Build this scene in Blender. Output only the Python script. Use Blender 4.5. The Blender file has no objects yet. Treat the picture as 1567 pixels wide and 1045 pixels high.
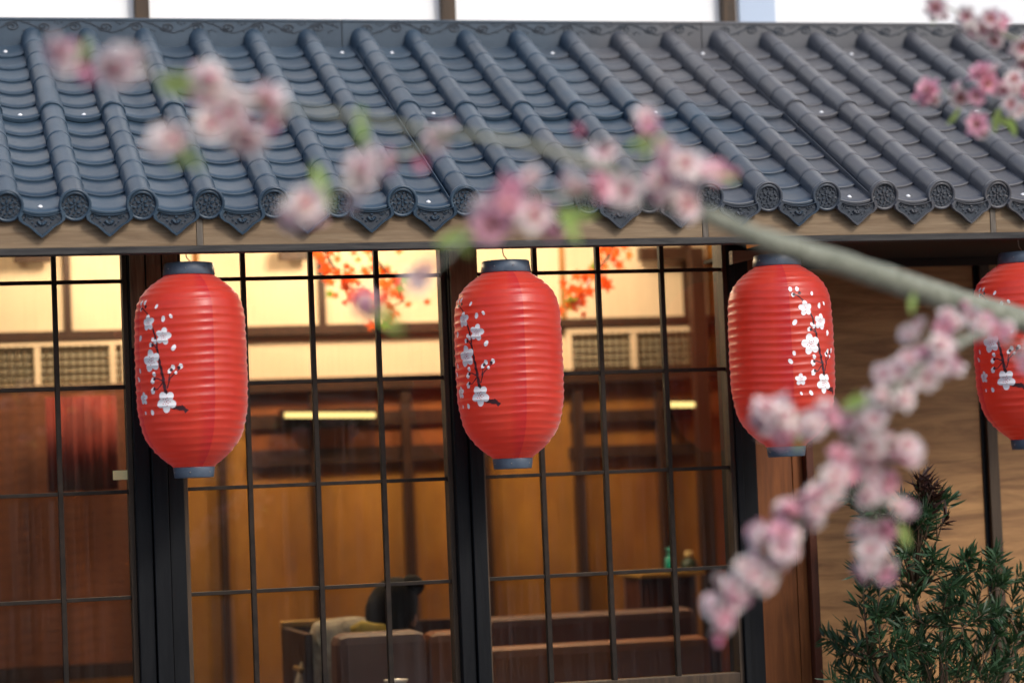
import bpy, bmesh, math, random
from mathutils import Vector, Matrix
R = math.radians
random.seed(7)
scene = bpy.context.scene
COL = scene.collection

# ------------------------------------------------------------------ camera
F = 3901.0; YAW, PITCH, ROLL = 0.2563, 0.0526, -0.0404
CAM = Vector((-0.3811, -6.1307, -0.6883))
_f = Vector((math.sin(YAW)*math.cos(PITCH), math.cos(YAW)*math.cos(PITCH), math.sin(PITCH)))
_r = Vector((math.cos(YAW), -math.sin(YAW), 0)); _u = _r.cross(_f)
cr, sr = math.cos(ROLL), math.sin(ROLL)
CR = _r*cr + _u*sr; CU = -_r*sr + _u*cr; CF = _f
cd = bpy.data.cameras.new('camera'); cam = bpy.data.objects.new('camera', cd); COL.objects.link(cam)
M3 = Matrix((CR, CU, -CF)).transposed()
cam.matrix_world = Matrix.Translation(CAM) @ M3.to_4x4()
cd.sensor_width = 36; cd.lens = F/1567*36; cd.clip_start = .05; cd.clip_end = 400
cd.dof.use_dof = True; cd.dof.focus_distance = 6.45; cd.dof.aperture_fstop = 1.75
cd.dof.aperture_blades = 9
scene.camera = cam

# ------------------------------------------------------------------ light
w = bpy.data.worlds.new('World'); scene.world = w; w.use_nodes = True
nt = w.node_tree; nt.nodes.clear()
sky = nt.nodes.new('ShaderNodeTexSky'); sky.sky_type = 'NISHITA'; sky.sun_disc = False
SE, SR = 40, 152
sky.sun_elevation = R(SE); sky.sun_rotation = R(SR); sky.air_density = 1.0; sky.dust_density = 2.5
bg = nt.nodes.new('ShaderNodeBackground'); bg.inputs['Strength'].default_value = 0.15
wo = nt.nodes.new('ShaderNodeOutputWorld')
nt.links.new(sky.outputs[0], bg.inputs[0]); nt.links.new(bg.outputs[0], wo.inputs[0])
sl = bpy.data.lights.new('sun', 'SUN'); sl.energy = 1.45; sl.angle = R(12); sl.color = (1, .95, .88)
so = bpy.data.objects.new('sun', sl); COL.objects.link(so)
sd = Vector((math.sin(R(SR))*math.cos(R(SE)), math.cos(R(SR))*math.cos(R(SE)), math.sin(R(SE))))
so.rotation_euler = (-sd).to_track_quat('-Z', 'Y').to_euler(); so.location = (3, -8, 8)
scene.view_settings.view_transform = 'Standard'; scene.view_settings.look = 'None'
scene.view_settings.exposure = 0.35; scene.view_settings.gamma = 1
scene.view_settings.use_curve_mapping = False
scene.cycles.max_bounces = 10; scene.cycles.transparent_max_bounces = 16

# ------------------------------------------------------------------ helpers
def P(px, py, Y):
    d = CF + CR*((px-783.5)/F) - CU*((py-522.5)/F)
    return CAM + d*((Y-CAM.y)/d.y)
def PD(px, py, dist):
    return CAM + (CF + CR*((px-783.5)/F) - CU*((py-522.5)/F))*dist
def frac(a, b, t): return a + (b-a)*t

class MB:
    def __init__(s): s.v = []; s.f = []; s.m = []
    def add(s, vs, fs, mi=0):
        n = len(s.v); s.v += [tuple(v) for v in vs]
        s.f += [tuple(i+n for i in f) for f in fs]; s.m += [mi]*len(fs)
    def box(s, x0, x1, y0, y1, z0, z1, mi=0, M=None):
        vs = [Vector((x, y, z)) for x in (x0, x1) for y in (y0, y1) for z in (z0, z1)]
        if M: vs = [M @ v for v in vs]
        s.add(vs, [(0,1,3,2), (4,6,7,5), (0,4,5,1), (2,3,7,6), (0,2,6,4), (1,5,7,3)], mi)
    def tube(s, pts, rad, seg=6, mi=0, cap=True):
        pts = [Vector(p) for p in pts]; n = len(pts)
        if not hasattr(rad, '__len__'): rad = [rad]*n
        rings = []; up = Vector((0.13, .21, 1)).normalized()
        for i, p in enumerate(pts):
            t = (pts[min(i+1, n-1)] - pts[max(i-1, 0)]).normalized()
            a = t.cross(up)
            if a.length < 1e-3: a = t.cross(Vector((1, 0, 0)))
            a.normalize(); b = t.cross(a); up = -b if False else up
            rings.append([p + (a*math.cos(k*2*math.pi/seg) + b*math.sin(k*2*math.pi/seg))*rad[i] for k in range(seg)])
        vs = [v for r in rings for v in r]
        fs = [(i*seg+k, i*seg+(k+1) % seg, (i+1)*seg+(k+1) % seg, (i+1)*seg+k) for i in range(n-1) for k in range(seg)]
        if cap: fs += [tuple(range(seg))[::-1], tuple((n-1)*seg+k for k in range(seg))]
        s.add(vs, fs, mi)
    def lathe(s, prof, seg=24, mi=0, M=None, cap=False):
        vs = [Vector((r*math.cos(k*2*math.pi/seg), r*math.sin(k*2*math.pi/seg), z)) for r, z in prof for k in range(seg)]
        if M: vs = [M @ v for v in vs]
        n = len(prof)
        fs = [(i*seg+k, i*seg+(k+1) % seg, (i+1)*seg+(k+1) % seg, (i+1)*seg+k) for i in range(n-1) for k in range(seg)]
        if cap: fs += [tuple(range(seg))[::-1], tuple((n-1)*seg+k for k in range(seg))]
        s.add(vs, fs, mi)
    def mesh(s, name, mats, smooth=False):
        me = bpy.data.meshes.new(name); me.from_pydata(s.v, [], s.f)
        if not isinstance(mats, (list, tuple)): mats = [mats]
        for m in mats: me.materials.append(m)
        me.polygons.foreach_set('material_index', s.m)
        me.polygons.foreach_set('use_smooth', [smooth]*len(s.f))
        me.update()
        bm = bmesh.new(); bm.from_mesh(me); bmesh.ops.recalc_face_normals(bm, faces=bm.faces); bm.to_mesh(me); bm.free()
        return me
    def build(s, name, mats, parent=None, smooth=False, bevel=0):
        return ob(name, s.mesh(name, mats, smooth), parent, bevel)
def ob(name, me, parent=None, bevel=0):
    o = bpy.data.objects.new(name, me); COL.objects.link(o)
    if parent: o.parent = parent
    if bevel:
        m = o.modifiers.new('bevel', 'BEVEL'); m.width = bevel; m.segments = 2; m.limit_method = 'ANGLE'
    return o
def tag(o, label=None, cat=None, group=None, kind=None):
    if label: o['label'] = label
    if cat: o['category'] = cat
    if group: o['group'] = group
    if kind: o['kind'] = kind
    return o
def empty(name, loc=(0, 0, 0)):
    o = bpy.data.objects.new(name, None); COL.objects.link(o); o.location = loc; o.empty_display_size = .1
    return o
def box(name, x0, x1, y0, y1, z0, z1, mat, parent=None, bevel=0):
    """box part whose origin is its own centre (local space), placed in parent's space"""
    cx, cy, cz = (x0+x1)/2, (y0+y1)/2, (z0+z1)/2
    b = MB(); b.box(x0-cx, x1-cx, y0-cy, y1-cy, z0-cz, z1-cz)
    o = b.build(name, mat, parent, False, bevel); o.location = (cx, cy, cz)
    if parent: o.location = Vector((cx, cy, cz)) - parent.location
    return o
def place(o, parent):
    """shift a world-space part so that it sits right under an offset parent"""
    o.location = -parent.location; return o

# ------------------------------------------------------------------ materials
def mat(name, col, rough=.6, spec=.5, metal=0):
    m = bpy.data.materials.new(name); m.use_nodes = True
    b = m.node_tree.nodes['Principled BSDF']
    b.inputs['Base Color'].default_value = (*col, 1); b.inputs['Roughness'].default_value = rough
    b.inputs['Specular IOR Level'].default_value = spec; b.inputs['Metallic'].default_value = metal
    return m
def N(m, t): return m.node_tree.nodes.new(t)
def L(m, a, b): m.node_tree.links.new(a, b)
def ramp(m, fac, stops):
    r = N(m, 'ShaderNodeValToRGB'); e = r.color_ramp.elements
    while len(e) < len(stops): e.new(.5)
    for i, (p, c) in enumerate(stops): e[i].position = p; e[i].color = (*c, 1) if len(c) == 3 else c
    L(m, fac, r.inputs[0]); return r.outputs[0]
def coords(m, scale=(1, 1, 1), kind='Object', rnd=True):
    tc = N(m, 'ShaderNodeTexCoord'); mp = N(m, 'ShaderNodeMapping'); mp.inputs['Scale'].default_value = scale
    L(m, tc.outputs[kind], mp.inputs[0])
    if rnd:
        oi = N(m, 'ShaderNodeObjectInfo'); mu = N(m, 'ShaderNodeMath'); mu.operation = 'MULTIPLY'; mu.inputs[1].default_value = 37
        L(m, oi.outputs['Random'], mu.inputs[0]); cb = N(m, 'ShaderNodeCombineXYZ')
        for i in range(3): L(m, mu.outputs[0], cb.inputs[i])
        L(m, cb.outputs[0], mp.inputs['Location'])
    return mp.outputs[0]
def noise(m, vec, scale, detail=5, rough=.6, dist=0):
    n = N(m, 'ShaderNodeTexNoise'); n.inputs['Scale'].default_value = scale; n.inputs['Detail'].default_value = detail
    n.inputs['Roughness'].default_value = rough; n.inputs['Distortion'].default_value = dist
    L(m, vec, n.inputs['Vector']); return n.outputs['Fac']
def bump(m, h, strength=.3, dist=.002):
    b = N(m, 'ShaderNodeBump'); b.inputs['Strength'].default_value = strength; b.inputs['Distance'].default_value = dist
    L(m, h, b.inputs['Height']); L(m, b.outputs[0], m.node_tree.nodes['Principled BSDF'].inputs['Normal'])
def mixc(m, fac, a, b, blend='MIX'):
    x = N(m, 'ShaderNodeMix'); x.data_type = 'RGBA'; x.blend_type = blend
    for s, v in ((x.inputs['Factor'], fac), (x.inputs[6], a), (x.inputs[7], b)):
        if hasattr(v, 'links') or hasattr(v, 'is_linked'): L(m, v, s)
        elif isinstance(v, tuple): s.default_value = (*v, 1)
        else: s.default_value = v
    return x.outputs[2]
def varmat(name, c1, c2, scale=8, rough=.6, bs=.2, stretch=(1, 1, 1), spec=.5, kind='Object', bd=.002, rnd=True, detail=6, dist=.3, fine=None):
    m = mat(name, c1, rough, spec); v = coords(m, stretch, kind, rnd)
    n = noise(m, v, scale, detail, .62, dist)
    c = ramp(m, n, [(.3, c1), (.7, c2)])
    if fine:
        n2 = noise(m, v, scale*fine, 4, .7); c = mixc(m, .35, c, ramp(m, n2, [(.3, (.35,)*3), (.7, (1, 1, 1))]), 'MULTIPLY'); n = n2
    L(m, c, m.node_tree.nodes['Principled BSDF'].inputs['Base Color'])
    if bs: bump(m, n, bs, bd)
    return m
def wood(name, c1, c2, scale=6, along='x', rough=.6, bs=.35, k=14):
    st = {'x': (1, k, k), 'y': (k, 1, k), 'z': (k, k, 1)}[along]
    return varmat(name, c1, c2, scale, rough, bs, st, .4, bd=.0012, dist=1.2, fine=4)

M = {}
def tile_mat():
    m = mat('blue_grey_tile', (.08, .1, .13), .42, .5)
    v = coords(m, (1, 1, 1), 'Object', True)
    big = noise(m, v, 9, 6, .65); fine = noise(m, v, 160, 5, .7)
    c = ramp(m, big, [(.25, (.027, .052, .084)), (.6, (.042, .075, .114)), (.85, (.078, .115, .155))])
    c = mixc(m, .3, c, ramp(m, fine, [(.3, (.5, .5, .5)), (.65, (1, 1, 1))]), 'MULTIPLY')
    oi = N(m, 'ShaderNodeObjectInfo')
    c = mixc(m, 1.0, c, ramp(m, oi.outputs['Random'], [(0, (.76, .78, .80)), (1, (1.08, 1.06, 1.04))]), 'MULTIPLY')
    # brown is mixed patchily into the tiles farther along the street
    g = N(m, 'ShaderNodeNewGeometry'); sp = N(m, 'ShaderNodeSeparateXYZ'); L(m, g.outputs['Position'], sp.inputs[0])
    n3 = noise(m, g.outputs['Position'], 1.1, 3, .5)
    ad = N(m, 'ShaderNodeMath'); ad.operation = 'MULTIPLY_ADD'; ad.inputs[1].default_value = .9; L(m, n3, ad.inputs[0]); 
    ad2 = N(m, 'ShaderNodeMath'); ad2.operation = 'MULTIPLY'; ad2.inputs[1].default_value = .28; L(m, sp.outputs['X'], ad2.inputs[0]); L(m, ad2.outputs[0], ad.inputs[2])
    fac = ramp(m, ad.outputs[0], [(.9, (0, 0, 0)), (1.5, (.45, .45, .45))])
    c = mixc(m, fac, c, (.145, .118, .105))
    L(m, c, m.node_tree.nodes['Principled BSDF'].inputs['Base Color'])
    rr = ramp(m, big, [(.3, (.30,)*3), (.7, (.46,)*3)]); L(m, rr, m.node_tree.nodes['Principled BSDF'].inputs['Roughness'])
    bump(m, fine, .16, .001)
    return m
M['tile'] = tile_mat()
M['tile_shaded'] = varmat('shade_darkened_tile', (.030, .038, .05), (.055, .068, .088), 60, .7, .3, (1, 1, 1))  # darker tile colour standing in for shade inside the recessed faces
M['fascia'] = wood('pale_fascia_timber', (.30, .215, .13), (.17, .105, .055), 3, 'x')
M['fascia_grey'] = wood('weathered_grey_lip', (.022, .022, .024), (.075, .07, .066), 5, 'x', .8)
M['batten'] = wood('grey_batten', (.10, .085, .07), (.2, .17, .14), 5, 'z', .8)
M['dark_post'] = wood('black_stained_post', (.006, .007, .009), (.012, .013, .015), 3, 'z', .5, .2); M['dark_post'].node_tree.nodes['Principled BSDF'].inputs['Specular IOR Level'].default_value = .15
M['brown_post'] = wood('brown_post', (.09, .055, .03), (.03, .02, .013), 4, 'z', .6)
M['cladding'] = wood('weathered_brown_cladding', (.26, .19, .105), (.10, .07, .038), 4, 'z', .75)
M['muntin'] = varmat('dark_lattice_bar', (.007, .005, .004), (.028, .018, .012), 30, .6, .3, (1, 1, 1), .25)
M['soffit'] = wood('dark_soffit', (.03, .018, .01), (.015, .01, .007), 3, 'x', .8)
M['orange_panel'] = wood('orange_stained_panel', (.24, .078, .019), (.11, .033, .008), 2.5, 'z', .42)
M['red_trim'] = wood('red_brown_trim', (.12, .03, .012), (.05, .015, .008), 4, 'z', .5)
M['plank'] = wood('oak_plank', (.50, .27, .105), (.19, .088, .034), 2.4, 'x', .55, .3, 9)
M['room_wall'] = varmat('golden_wall_board', (.52, .245, .038), (.26, .09, .016), 1.3, .5, .1, (1.5, 1, .8), rnd=False, fine=5)
M['room_wall_red'] = varmat('russet_wall_board', (.36, .11, .024), (.17, .045, .012), 1.6, .5, .1, (1.5, 1, .8), rnd=False, fine=5)
M['room_dark'] = wood('dark_room_timber', (.06, .022, .010), (.03, .012, .007), 4, 'z', .5)
M['plaster'] = varmat('cream_plaster', (.78, .63, .46), (.62, .48, .34), 1.5, .8, .1)
M['ceiling'] = varmat('room_ceiling', (.6, .5, .36), (.5, .4, .28), 2, .8, 0)
M['floor'] = wood('room_floor', (.12, .06, .03), (.06, .03, .015), 3, 'x', .4)
M['metal'] = mat('steel_wire', (.35, .33, .3), .35, .5, 1)
M['copper'] = mat('copper_ring', (.5, .25, .12), .35, .5, 1)
M['screw'] = mat('pale_screw_head', (.85, .87, .9), .3)
M['cap'] = varmat('slate_plastic_cap', (.06, .085, .125), (.10, .135, .185), 30, .38, .1)
M['white_panel'] = varmat('white_wall_panel', (.86, .88, .9), (.82, .85, .89), 1.5, .5, .05)
M['blue_panel'] = mat('pale_blue_panel', (.42, .52, .68), .5)
M['print_white'] = mat('white_print', (.9, .88, .9), .5)
M['print_dark'] = mat('dark_print', (.045, .012, .018), .5)
M['print_red'] = mat('red_print', (.5, .03, .05), .5)
M['bark'] = varmat('grey_green_bark', (.11, .125, .085), (.38, .39, .31), 55, .7, .9, (1, 1, 1), rnd=False)
M['ground'] = varmat('paving', (.16, .15, .145), (.22, .21, .2), 3, .8, .3, rnd=False)

def pane_mat():
    m = bpy.data.materials.new('window_glass'); m.use_nodes = True; n = m.node_tree; n.nodes.clear()
    o = N(m, 'ShaderNodeOutputMaterial'); mx = N(m, 'ShaderNodeMixShader'); t = N(m, 'ShaderNodeBsdfTransparent')
    t.inputs[0].default_value = (.93, .95, .94, 1); g = N(m, 'ShaderNodeBsdfGlossy'); g.inputs['Roughness'].default_value = .015
    fr = N(m, 'ShaderNodeFresnel'); fr.inputs[0].default_value = 1.5
    mu = N(m, 'ShaderNodeMath'); mu.operation = 'MULTIPLY'; mu.inputs[1].default_value = 1.0
    L(m, fr.outputs[0], mu.inputs[0]); L(m, mu.outputs[0], mx.inputs[0])
    v = coords(m, (1, 1, .12), 'Object', True); nn = noise(m, v, 3, 2, .5)
    b = N(m, 'ShaderNodeBump'); b.inputs['Strength'].default_value = .25; b.inputs['Distance'].default_value = .004
    L(m, nn, b.inputs['Height']); L(m, b.outputs[0], g.inputs['Normal'])
    # a film of dust and dried streaks
    d = N(m, 'ShaderNodeBsdfDiffuse'); d.inputs[0].default_value = (.5, .5, .52, 1)
    v2 = coords(m, (60, 60, 1.5), 'Object', True); n2 = noise(m, v2, 1.5, 4, .6)
    fd = ramp(m, n2, [(.45, (.004,)*3), (.8, (.03,)*3)])
    m2 = N(m, 'ShaderNodeMixShader'); L(m, fd, m2.inputs[0])
    L(m, t.outputs[0], mx.inputs[1]); L(m, g.outputs[0], mx.inputs[2])
    L(m, mx.outputs[0], m2.inputs[1]); L(m, d.outputs[0], m2.inputs[2]); L(m, m2.outputs[0], o.inputs[0])
    return m
M['glass'] = pane_mat()

def paper_mat():
    m = mat('red_lantern_cloth', (.7, .03, .02), .36, .85); n = m.node_tree; p = n.nodes['Principled BSDF']; out = n.nodes['Material Output']
    tc = N(m, 'ShaderNodeTexCoord'); sp = N(m, 'ShaderNodeSeparateXYZ'); L(m, tc.outputs['Object'], sp.inputs[0])
    at = N(m, 'ShaderNodeMath'); at.operation = 'ARCTAN2'; L(m, sp.outputs[1], at.inputs[0]); L(m, sp.outputs[0], at.inputs[1])
    dv = N(m, 'ShaderNodeMath'); dv.operation = 'MULTIPLY_ADD'; dv.inputs[1].default_value = 1/(2*math.pi); dv.inputs[2].default_value = .5
    L(m, at.outputs[0], dv.inputs[0])
    # four overlapped cloth seams, doubled cloth is a deeper red
    md = N(m, 'ShaderNodeMath'); md.operation = 'MULTIPLY'; md.inputs[1].default_value = 4; L(m, dv.outputs[0], md.inputs[0])
    fr = N(m, 'ShaderNodeMath'); fr.operation = 'FRACT'; L(m, md.outputs[0], fr.inputs[0])
    seam = ramp(m, fr.outputs[0], [(.0, (.5, .5, .5)), (.122, (1, 1, 1)), (.135, (0, 0, 0)), (.92, (0, 0, 0)), (1, (.5, .5, .5))])
    v = coords(m, (1, 1, .5), 'Object', True); nz = noise(m, v, 12, 5, .6)
    c = ramp(m, nz, [(.3, (.74, .046, .026)), (.7, (.84, .088, .050))])
    c = mixc(m, seam, c, (.70, .034, .040))
    L(m, c, p.inputs['Base Color']); p.inputs['Sheen Weight'].default_value = .8; p.inputs['Sheen Roughness'].default_value = .4
    p.inputs['Sheen Tint'].default_value = (1, .85, .85, 1)
    fine = noise(m, coords(m, (1, 1, 1), 'Object', True), 45, 4, .6); bump(m, fine, .35, .0012)
    tr = N(m, 'ShaderNodeBsdfTranslucent'); tcol = mixc(m, seam, (.98, .20, .06), (.85, .07, .04)); L(m, tcol, tr.inputs[0])
    mx = N(m, 'ShaderNodeMixShader'); mx.inputs[0].default_value = .5
    L(m, p.outputs[0], mx.inputs[1]); L(m, tr.outputs[0], mx.inputs[2]); L(m, mx.outputs[0], out.inputs[0])
    return m
M['paper'] = paper_mat()

def petal_mat(name, c_in, c_mid, c_out, r):
    m = mat(name, c_out, .55, .3); n = m.node_tree; p = n.nodes['Principled BSDF']; out = n.nodes['Material Output']
    tc = N(m, 'ShaderNodeTexCoord'); ln = N(m, 'ShaderNodeVectorMath'); ln.operation = 'LENGTH'; L(m, tc.outputs['Object'], ln.inputs[0])
    dv = N(m, 'ShaderNodeMath'); dv.operation = 'DIVIDE'; dv.inputs[1].default_value = r; L(m, ln.outputs['Value'], dv.inputs[0])
    nz = noise(m, coords(m), 120, 3); a = N(m, 'ShaderNodeMath'); a.operation = 'MULTIPLY_ADD'; a.inputs[1].default_value = .3
    L(m, nz, a.inputs[0]); L(m, dv.outputs[0], a.inputs[2])
    c = ramp(m, a.outputs[0], [(.34, c_in), (.52, c_mid), (.74, c_out)])
    oi = N(m, 'ShaderNodeObjectInfo'); c = mixc(m, .5, c, ramp(m, oi.outputs['Random'], [(0, (1, .84, .89)), (.5, (1, .95, .95)), (1, (1, 1, .96))]), 'MULTIPLY')
    L(m, c, p.inputs['Base Color'])
    tr = N(m, 'ShaderNodeBsdfTranslucent'); L(m, c, tr.inputs[0]); mx = N(m, 'ShaderNodeMixShader'); mx.inputs[0].default_value = .3
    L(m, p.outputs[0], mx.inputs[1]); L(m, tr.outputs[0], mx.inputs[2]); L(m, mx.outputs[0], out.inputs[0])
    return m
M['petal'] = petal_mat('pink_petal', (.45, .02, .10), (.84, .44, .54), (.98, .93, .90), .024)
M['petal2'] = petal_mat('deep_pink_petal', (.30, .004, .055), (.60, .06, .20), (.92, .58, .68), .022)
M['stamen'] = mat('stamen', (.75, .55, .25), .6)
M['calyx'] = mat('calyx', (.22, .06, .05), .6)
def leaf_mat(name, a, b, t=.35):
    m = varmat(name, a, b, 20, .5, .1); n = m.node_tree; p = n.nodes['Principled BSDF']; out = n.nodes['Material Output']
    tr = N(m, 'ShaderNodeBsdfTranslucent'); tr.inputs[0].default_value = (b[0]*1.6, b[1]*1.5, b[2], 1)
    mx = N(m, 'ShaderNodeMixShader'); mx.inputs[0].default_value = t
    L(m, p.outputs[0], mx.inputs[1]); L(m, tr.outputs[0], mx.inputs[2]); L(m, mx.outputs[0], out.inputs[0]); return m
M['young_leaf'] = leaf_mat('young_leaf', (.33, .50, .12), (.46, .60, .22))
M['shrub_leaf'] = leaf_mat('dark_shrub_leaf', (.016, .046, .020), (.036, .09, .034), .15)
M['shrub_leaf_red'] = leaf_mat('dark_red_shrub_leaf', (.03, .012, .010), (.05, .02, .014), .1)
M['shrub_stem'] = varmat('shrub_stem', (.09, .05, .03), (.14, .09, .05), 30, .7, .3)

# ------------------------------------------------------------------ setting: ground
g = MB(); g.box(-60, 60, -60, 60, -2.45, -2.4)
tag(g.build('ground', M['ground']), kind='structure')

hb = MB(); rh = random.Random(3)
for k in range(9000):
    x = rh.uniform(-16, 12); y = -15+rh.uniform(-.8, .5); z = rh.uniform(-2.4, 3.0+.5*math.sin(x*.7)+.3*math.sin(x*1.9)); n = Vector((rh.uniform(-1, 1), 1, rh.uniform(-1, 1))).normalized()
    a = n.orthogonal().normalized()*rh.uniform(.07, .14); b_ = n.cross(a)*.6; c = Vector((x, y, z)); hb.add([c-a, c-b_, c+a, c+b_], [(0, 1, 2, 3)])
unseen_hedge = empty('unseen_hedge', (0, -15, -2.4)); tag(unseen_hedge, 'tall dark green leaf screen added out of view to darken the glass reflections', 'unseen_hedge')  # added behind the camera so the panes mirror dark leaves, not bright sky
o = hb.build('foliage', M['shrub_leaf'], unseen_hedge); o.location = (0, 15, 2.4); o['kind'] = 'stuff'
box('inner_growth', -16, 12, -15.9, -15.2, -2.4, 2.6, M['shrub_leaf_red'], unseen_hedge)

# ------------------------------------------------------------------ roof
PITCHX = 0.16; DY, DZ = 1.2124, 0.6133; LR = math.hypot(DY, DZ)
S = Vector((0, DY/LR, DZ/LR)); NN = Vector((0, -DZ/LR, DY/LR)); NR = 12; SL = LR/NR
roof = empty('tiled_roof', (1.6, 0, 0))
tag(roof, 'blue grey clay tiled awning roof with scrolled ridge above the lanterns and the wooden fascia', 'roof')
RM = Matrix(((1, 0, 0), (0, S.y, NN.y), (0, S.z, NN.z)))       # local x, up-slope, normal -> world
def rp(x, s, n): return Vector((x, 0, 0)) + S*s + NN*n

def cover_mesh(last=False, big=0.0):
    b = MB(); seg = 14; r0 = .0320+big; r1 = .0301+big
    prof = [(-.0005, r0-.005), (-.001, r0-.0012), (.0012, r0), (.013, r0-.0004), (.016, r1+.0012), (SL+.012, r1)]
    vs = []; cols = seg+3
    for y, r in prof:
        vs.append((-r, y, -.03))
        for k in range(seg+1):
            a = math.pi - math.pi*k/seg
            vs.append((r*math.cos(a), y, r*math.sin(a)*.97))
        vs.append((r, y, -.03))
    fs = [(i*cols+k, i*cols+k+1, (i+1)*cols+k+1, (i+1)*cols+k) for i in range(len(prof)-1) for k in range(cols-1)]
    b.add(vs, fs); return b.mesh('cover_tile', M['tile'], True)
def pan_mesh(lift=0.0, thick=.007):
    b = MB(); n = 10; W = .063
    def zz(x): return -.006 - .013*(1-(x/W)**2)
    rows = [(0, .0045-thick, 0), (-.0004, .0035, 0), (.0015, .0052, 0), (.03, .004, 0), (SL+.016, -.0035, 0)]
    vs = []
    for (y, dz, _) in rows:
        for k in range(n+1):
            x = -W + 2*W*k/n; bul = -.012*(1-(x/W)**2)*(1 if y < .05 else 0)
            vs.append((x, y+bul, zz(x)+dz+(lift if y < .05 else 0)))
    c = n+1
    fs = [(i*c+k, i*c+k+1, (i+1)*c+k+1, (i+1)*c+k) for i in range(len(rows)-1) for k in range(n)]
    b.add(vs, fs); return b.mesh('pan_tile', M['tile'], True)
me_cover, me_cover_hi = cover_mesh(), cover_mesh(big=.0024)
me_pan, me_pan_hi = pan_mesh(), pan_mesh(.006, .012)
C0, C1 = -1, 23
Rm4 = RM.to_4x4()
for i in range(C0, C1+1):
    seamcol = (i % 7 == 0)
    for j in range(NR):
        brk = (j == 6)
        o = ob('cover_tile', me_cover_hi if (seamcol and j >= 6) or brk and i % 7 in (0, 1, 2, 3, 4) else me_cover, roof)
        n = (.003 if seamcol else 0) + (.0018 if j >= 6 else 0)
        jit = random.uniform(-.0006, .0006)
        o.matrix_local = Matrix.Translation(rp(i*PITCHX+jit, j*SL+(.002 if j else .004), n)-roof.location) @ Rm4 @ Matrix.Rotation(random.uniform(-.006, .006), 4, 'Z')
        if i < C1:
            o = ob('pan_tile', me_pan_hi if brk else me_pan, roof)
            o.matrix_local = Matrix.Translation(rp((i+.5)*PITCHX, j*SL+.002, (.0015 if j >= 6 else 0)+random.uniform(-.0005, .0005))-roof.location) @ Rm4
# the rest of the roof beyond both ends of the view: past the limit of single tiles, joined
ext = MB()
for i in list(range(-8, C0))+list(range(C1+1, 29)):
    for j in range(NR):
        for me_, x, n in ((me_cover, i*PITCHX, 0), (me_pan, (i+.5 if i < C0 else i-.5)*PITCHX, 0)):
            T = Matrix.Translation(rp(x, j*SL+.002, n)) @ Rm4
            ext.add([T @ v.co for v in me_.vertices], [tuple(p.vertices) for p in me_.polygons])
o = place(ext.build('outer_tiles', M['tile'], roof, True), roof); o['kind'] = 'stuff'
# eave discs
def disc_mesh():
    b = MB(); T = Matrix.Rotation(R(90), 4, 'X')     # lathe axis z -> -y
    b.lathe([(.031, -.03), (.0385, -.016), (.0395, -.002), (.0385, .0005), (.0365, .0015), (.0335, .0012), (.0318, -.0015), (.0314, -.006)], 32, 0, T)
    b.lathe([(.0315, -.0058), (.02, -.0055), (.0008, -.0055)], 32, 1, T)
    def leafp(cx, cz, ang, l, wd, h=.0032):
        vs = [T @ Vector((0, 0, 0))]*0; n = 8; base = []; top = []
        for k in range(n):
            a = 2*math.pi*k/n; x = l*.5*math.cos(a); y = wd*.5*math.sin(a)*(1 if abs(math.cos(a)) < .9 else .5)
            X = cx+x*math.cos(ang)-y*math.sin(ang); Z = cz+x*math.sin(ang)+y*math.cos(ang)
            base.append((X, .0056, Z)); top.append((cx+(X-cx)*.6, .0056-h, cz+(Z-cz)*.6))
        fs = [(k, (k+1) % n, n+(k+1) % n, n+k) for k in range(n)] + [tuple(range(n, 2*n))]
        b.add(base+top, fs, 0)
    for k in range(6):
        a = k*2*math.pi/6+R(90); leafp(.0100*math.cos(a), .0100*math.sin(a), a, .0125, .0068, .0042)
    leafp(0, 0, 0, .006, .006)
    for k in range(12):
        a = k*2*math.pi/12+R(15); leafp(.0205*math.cos(a), .0205*math.sin(a), a+(R(50) if k % 2 else R(-50)), .0100, .0048, .0036)
    for k in range(16):
        a = k*2*math.pi/16; leafp(.0278*math.cos(a), .0278*math.sin(a), a+R(90), .0066, .0034, .0026)
    me = b.mesh('eave_disc', [M['tile'], M['tile_shaded']], False)
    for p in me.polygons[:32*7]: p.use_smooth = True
    return me
me_disc = disc_mesh()
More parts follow.
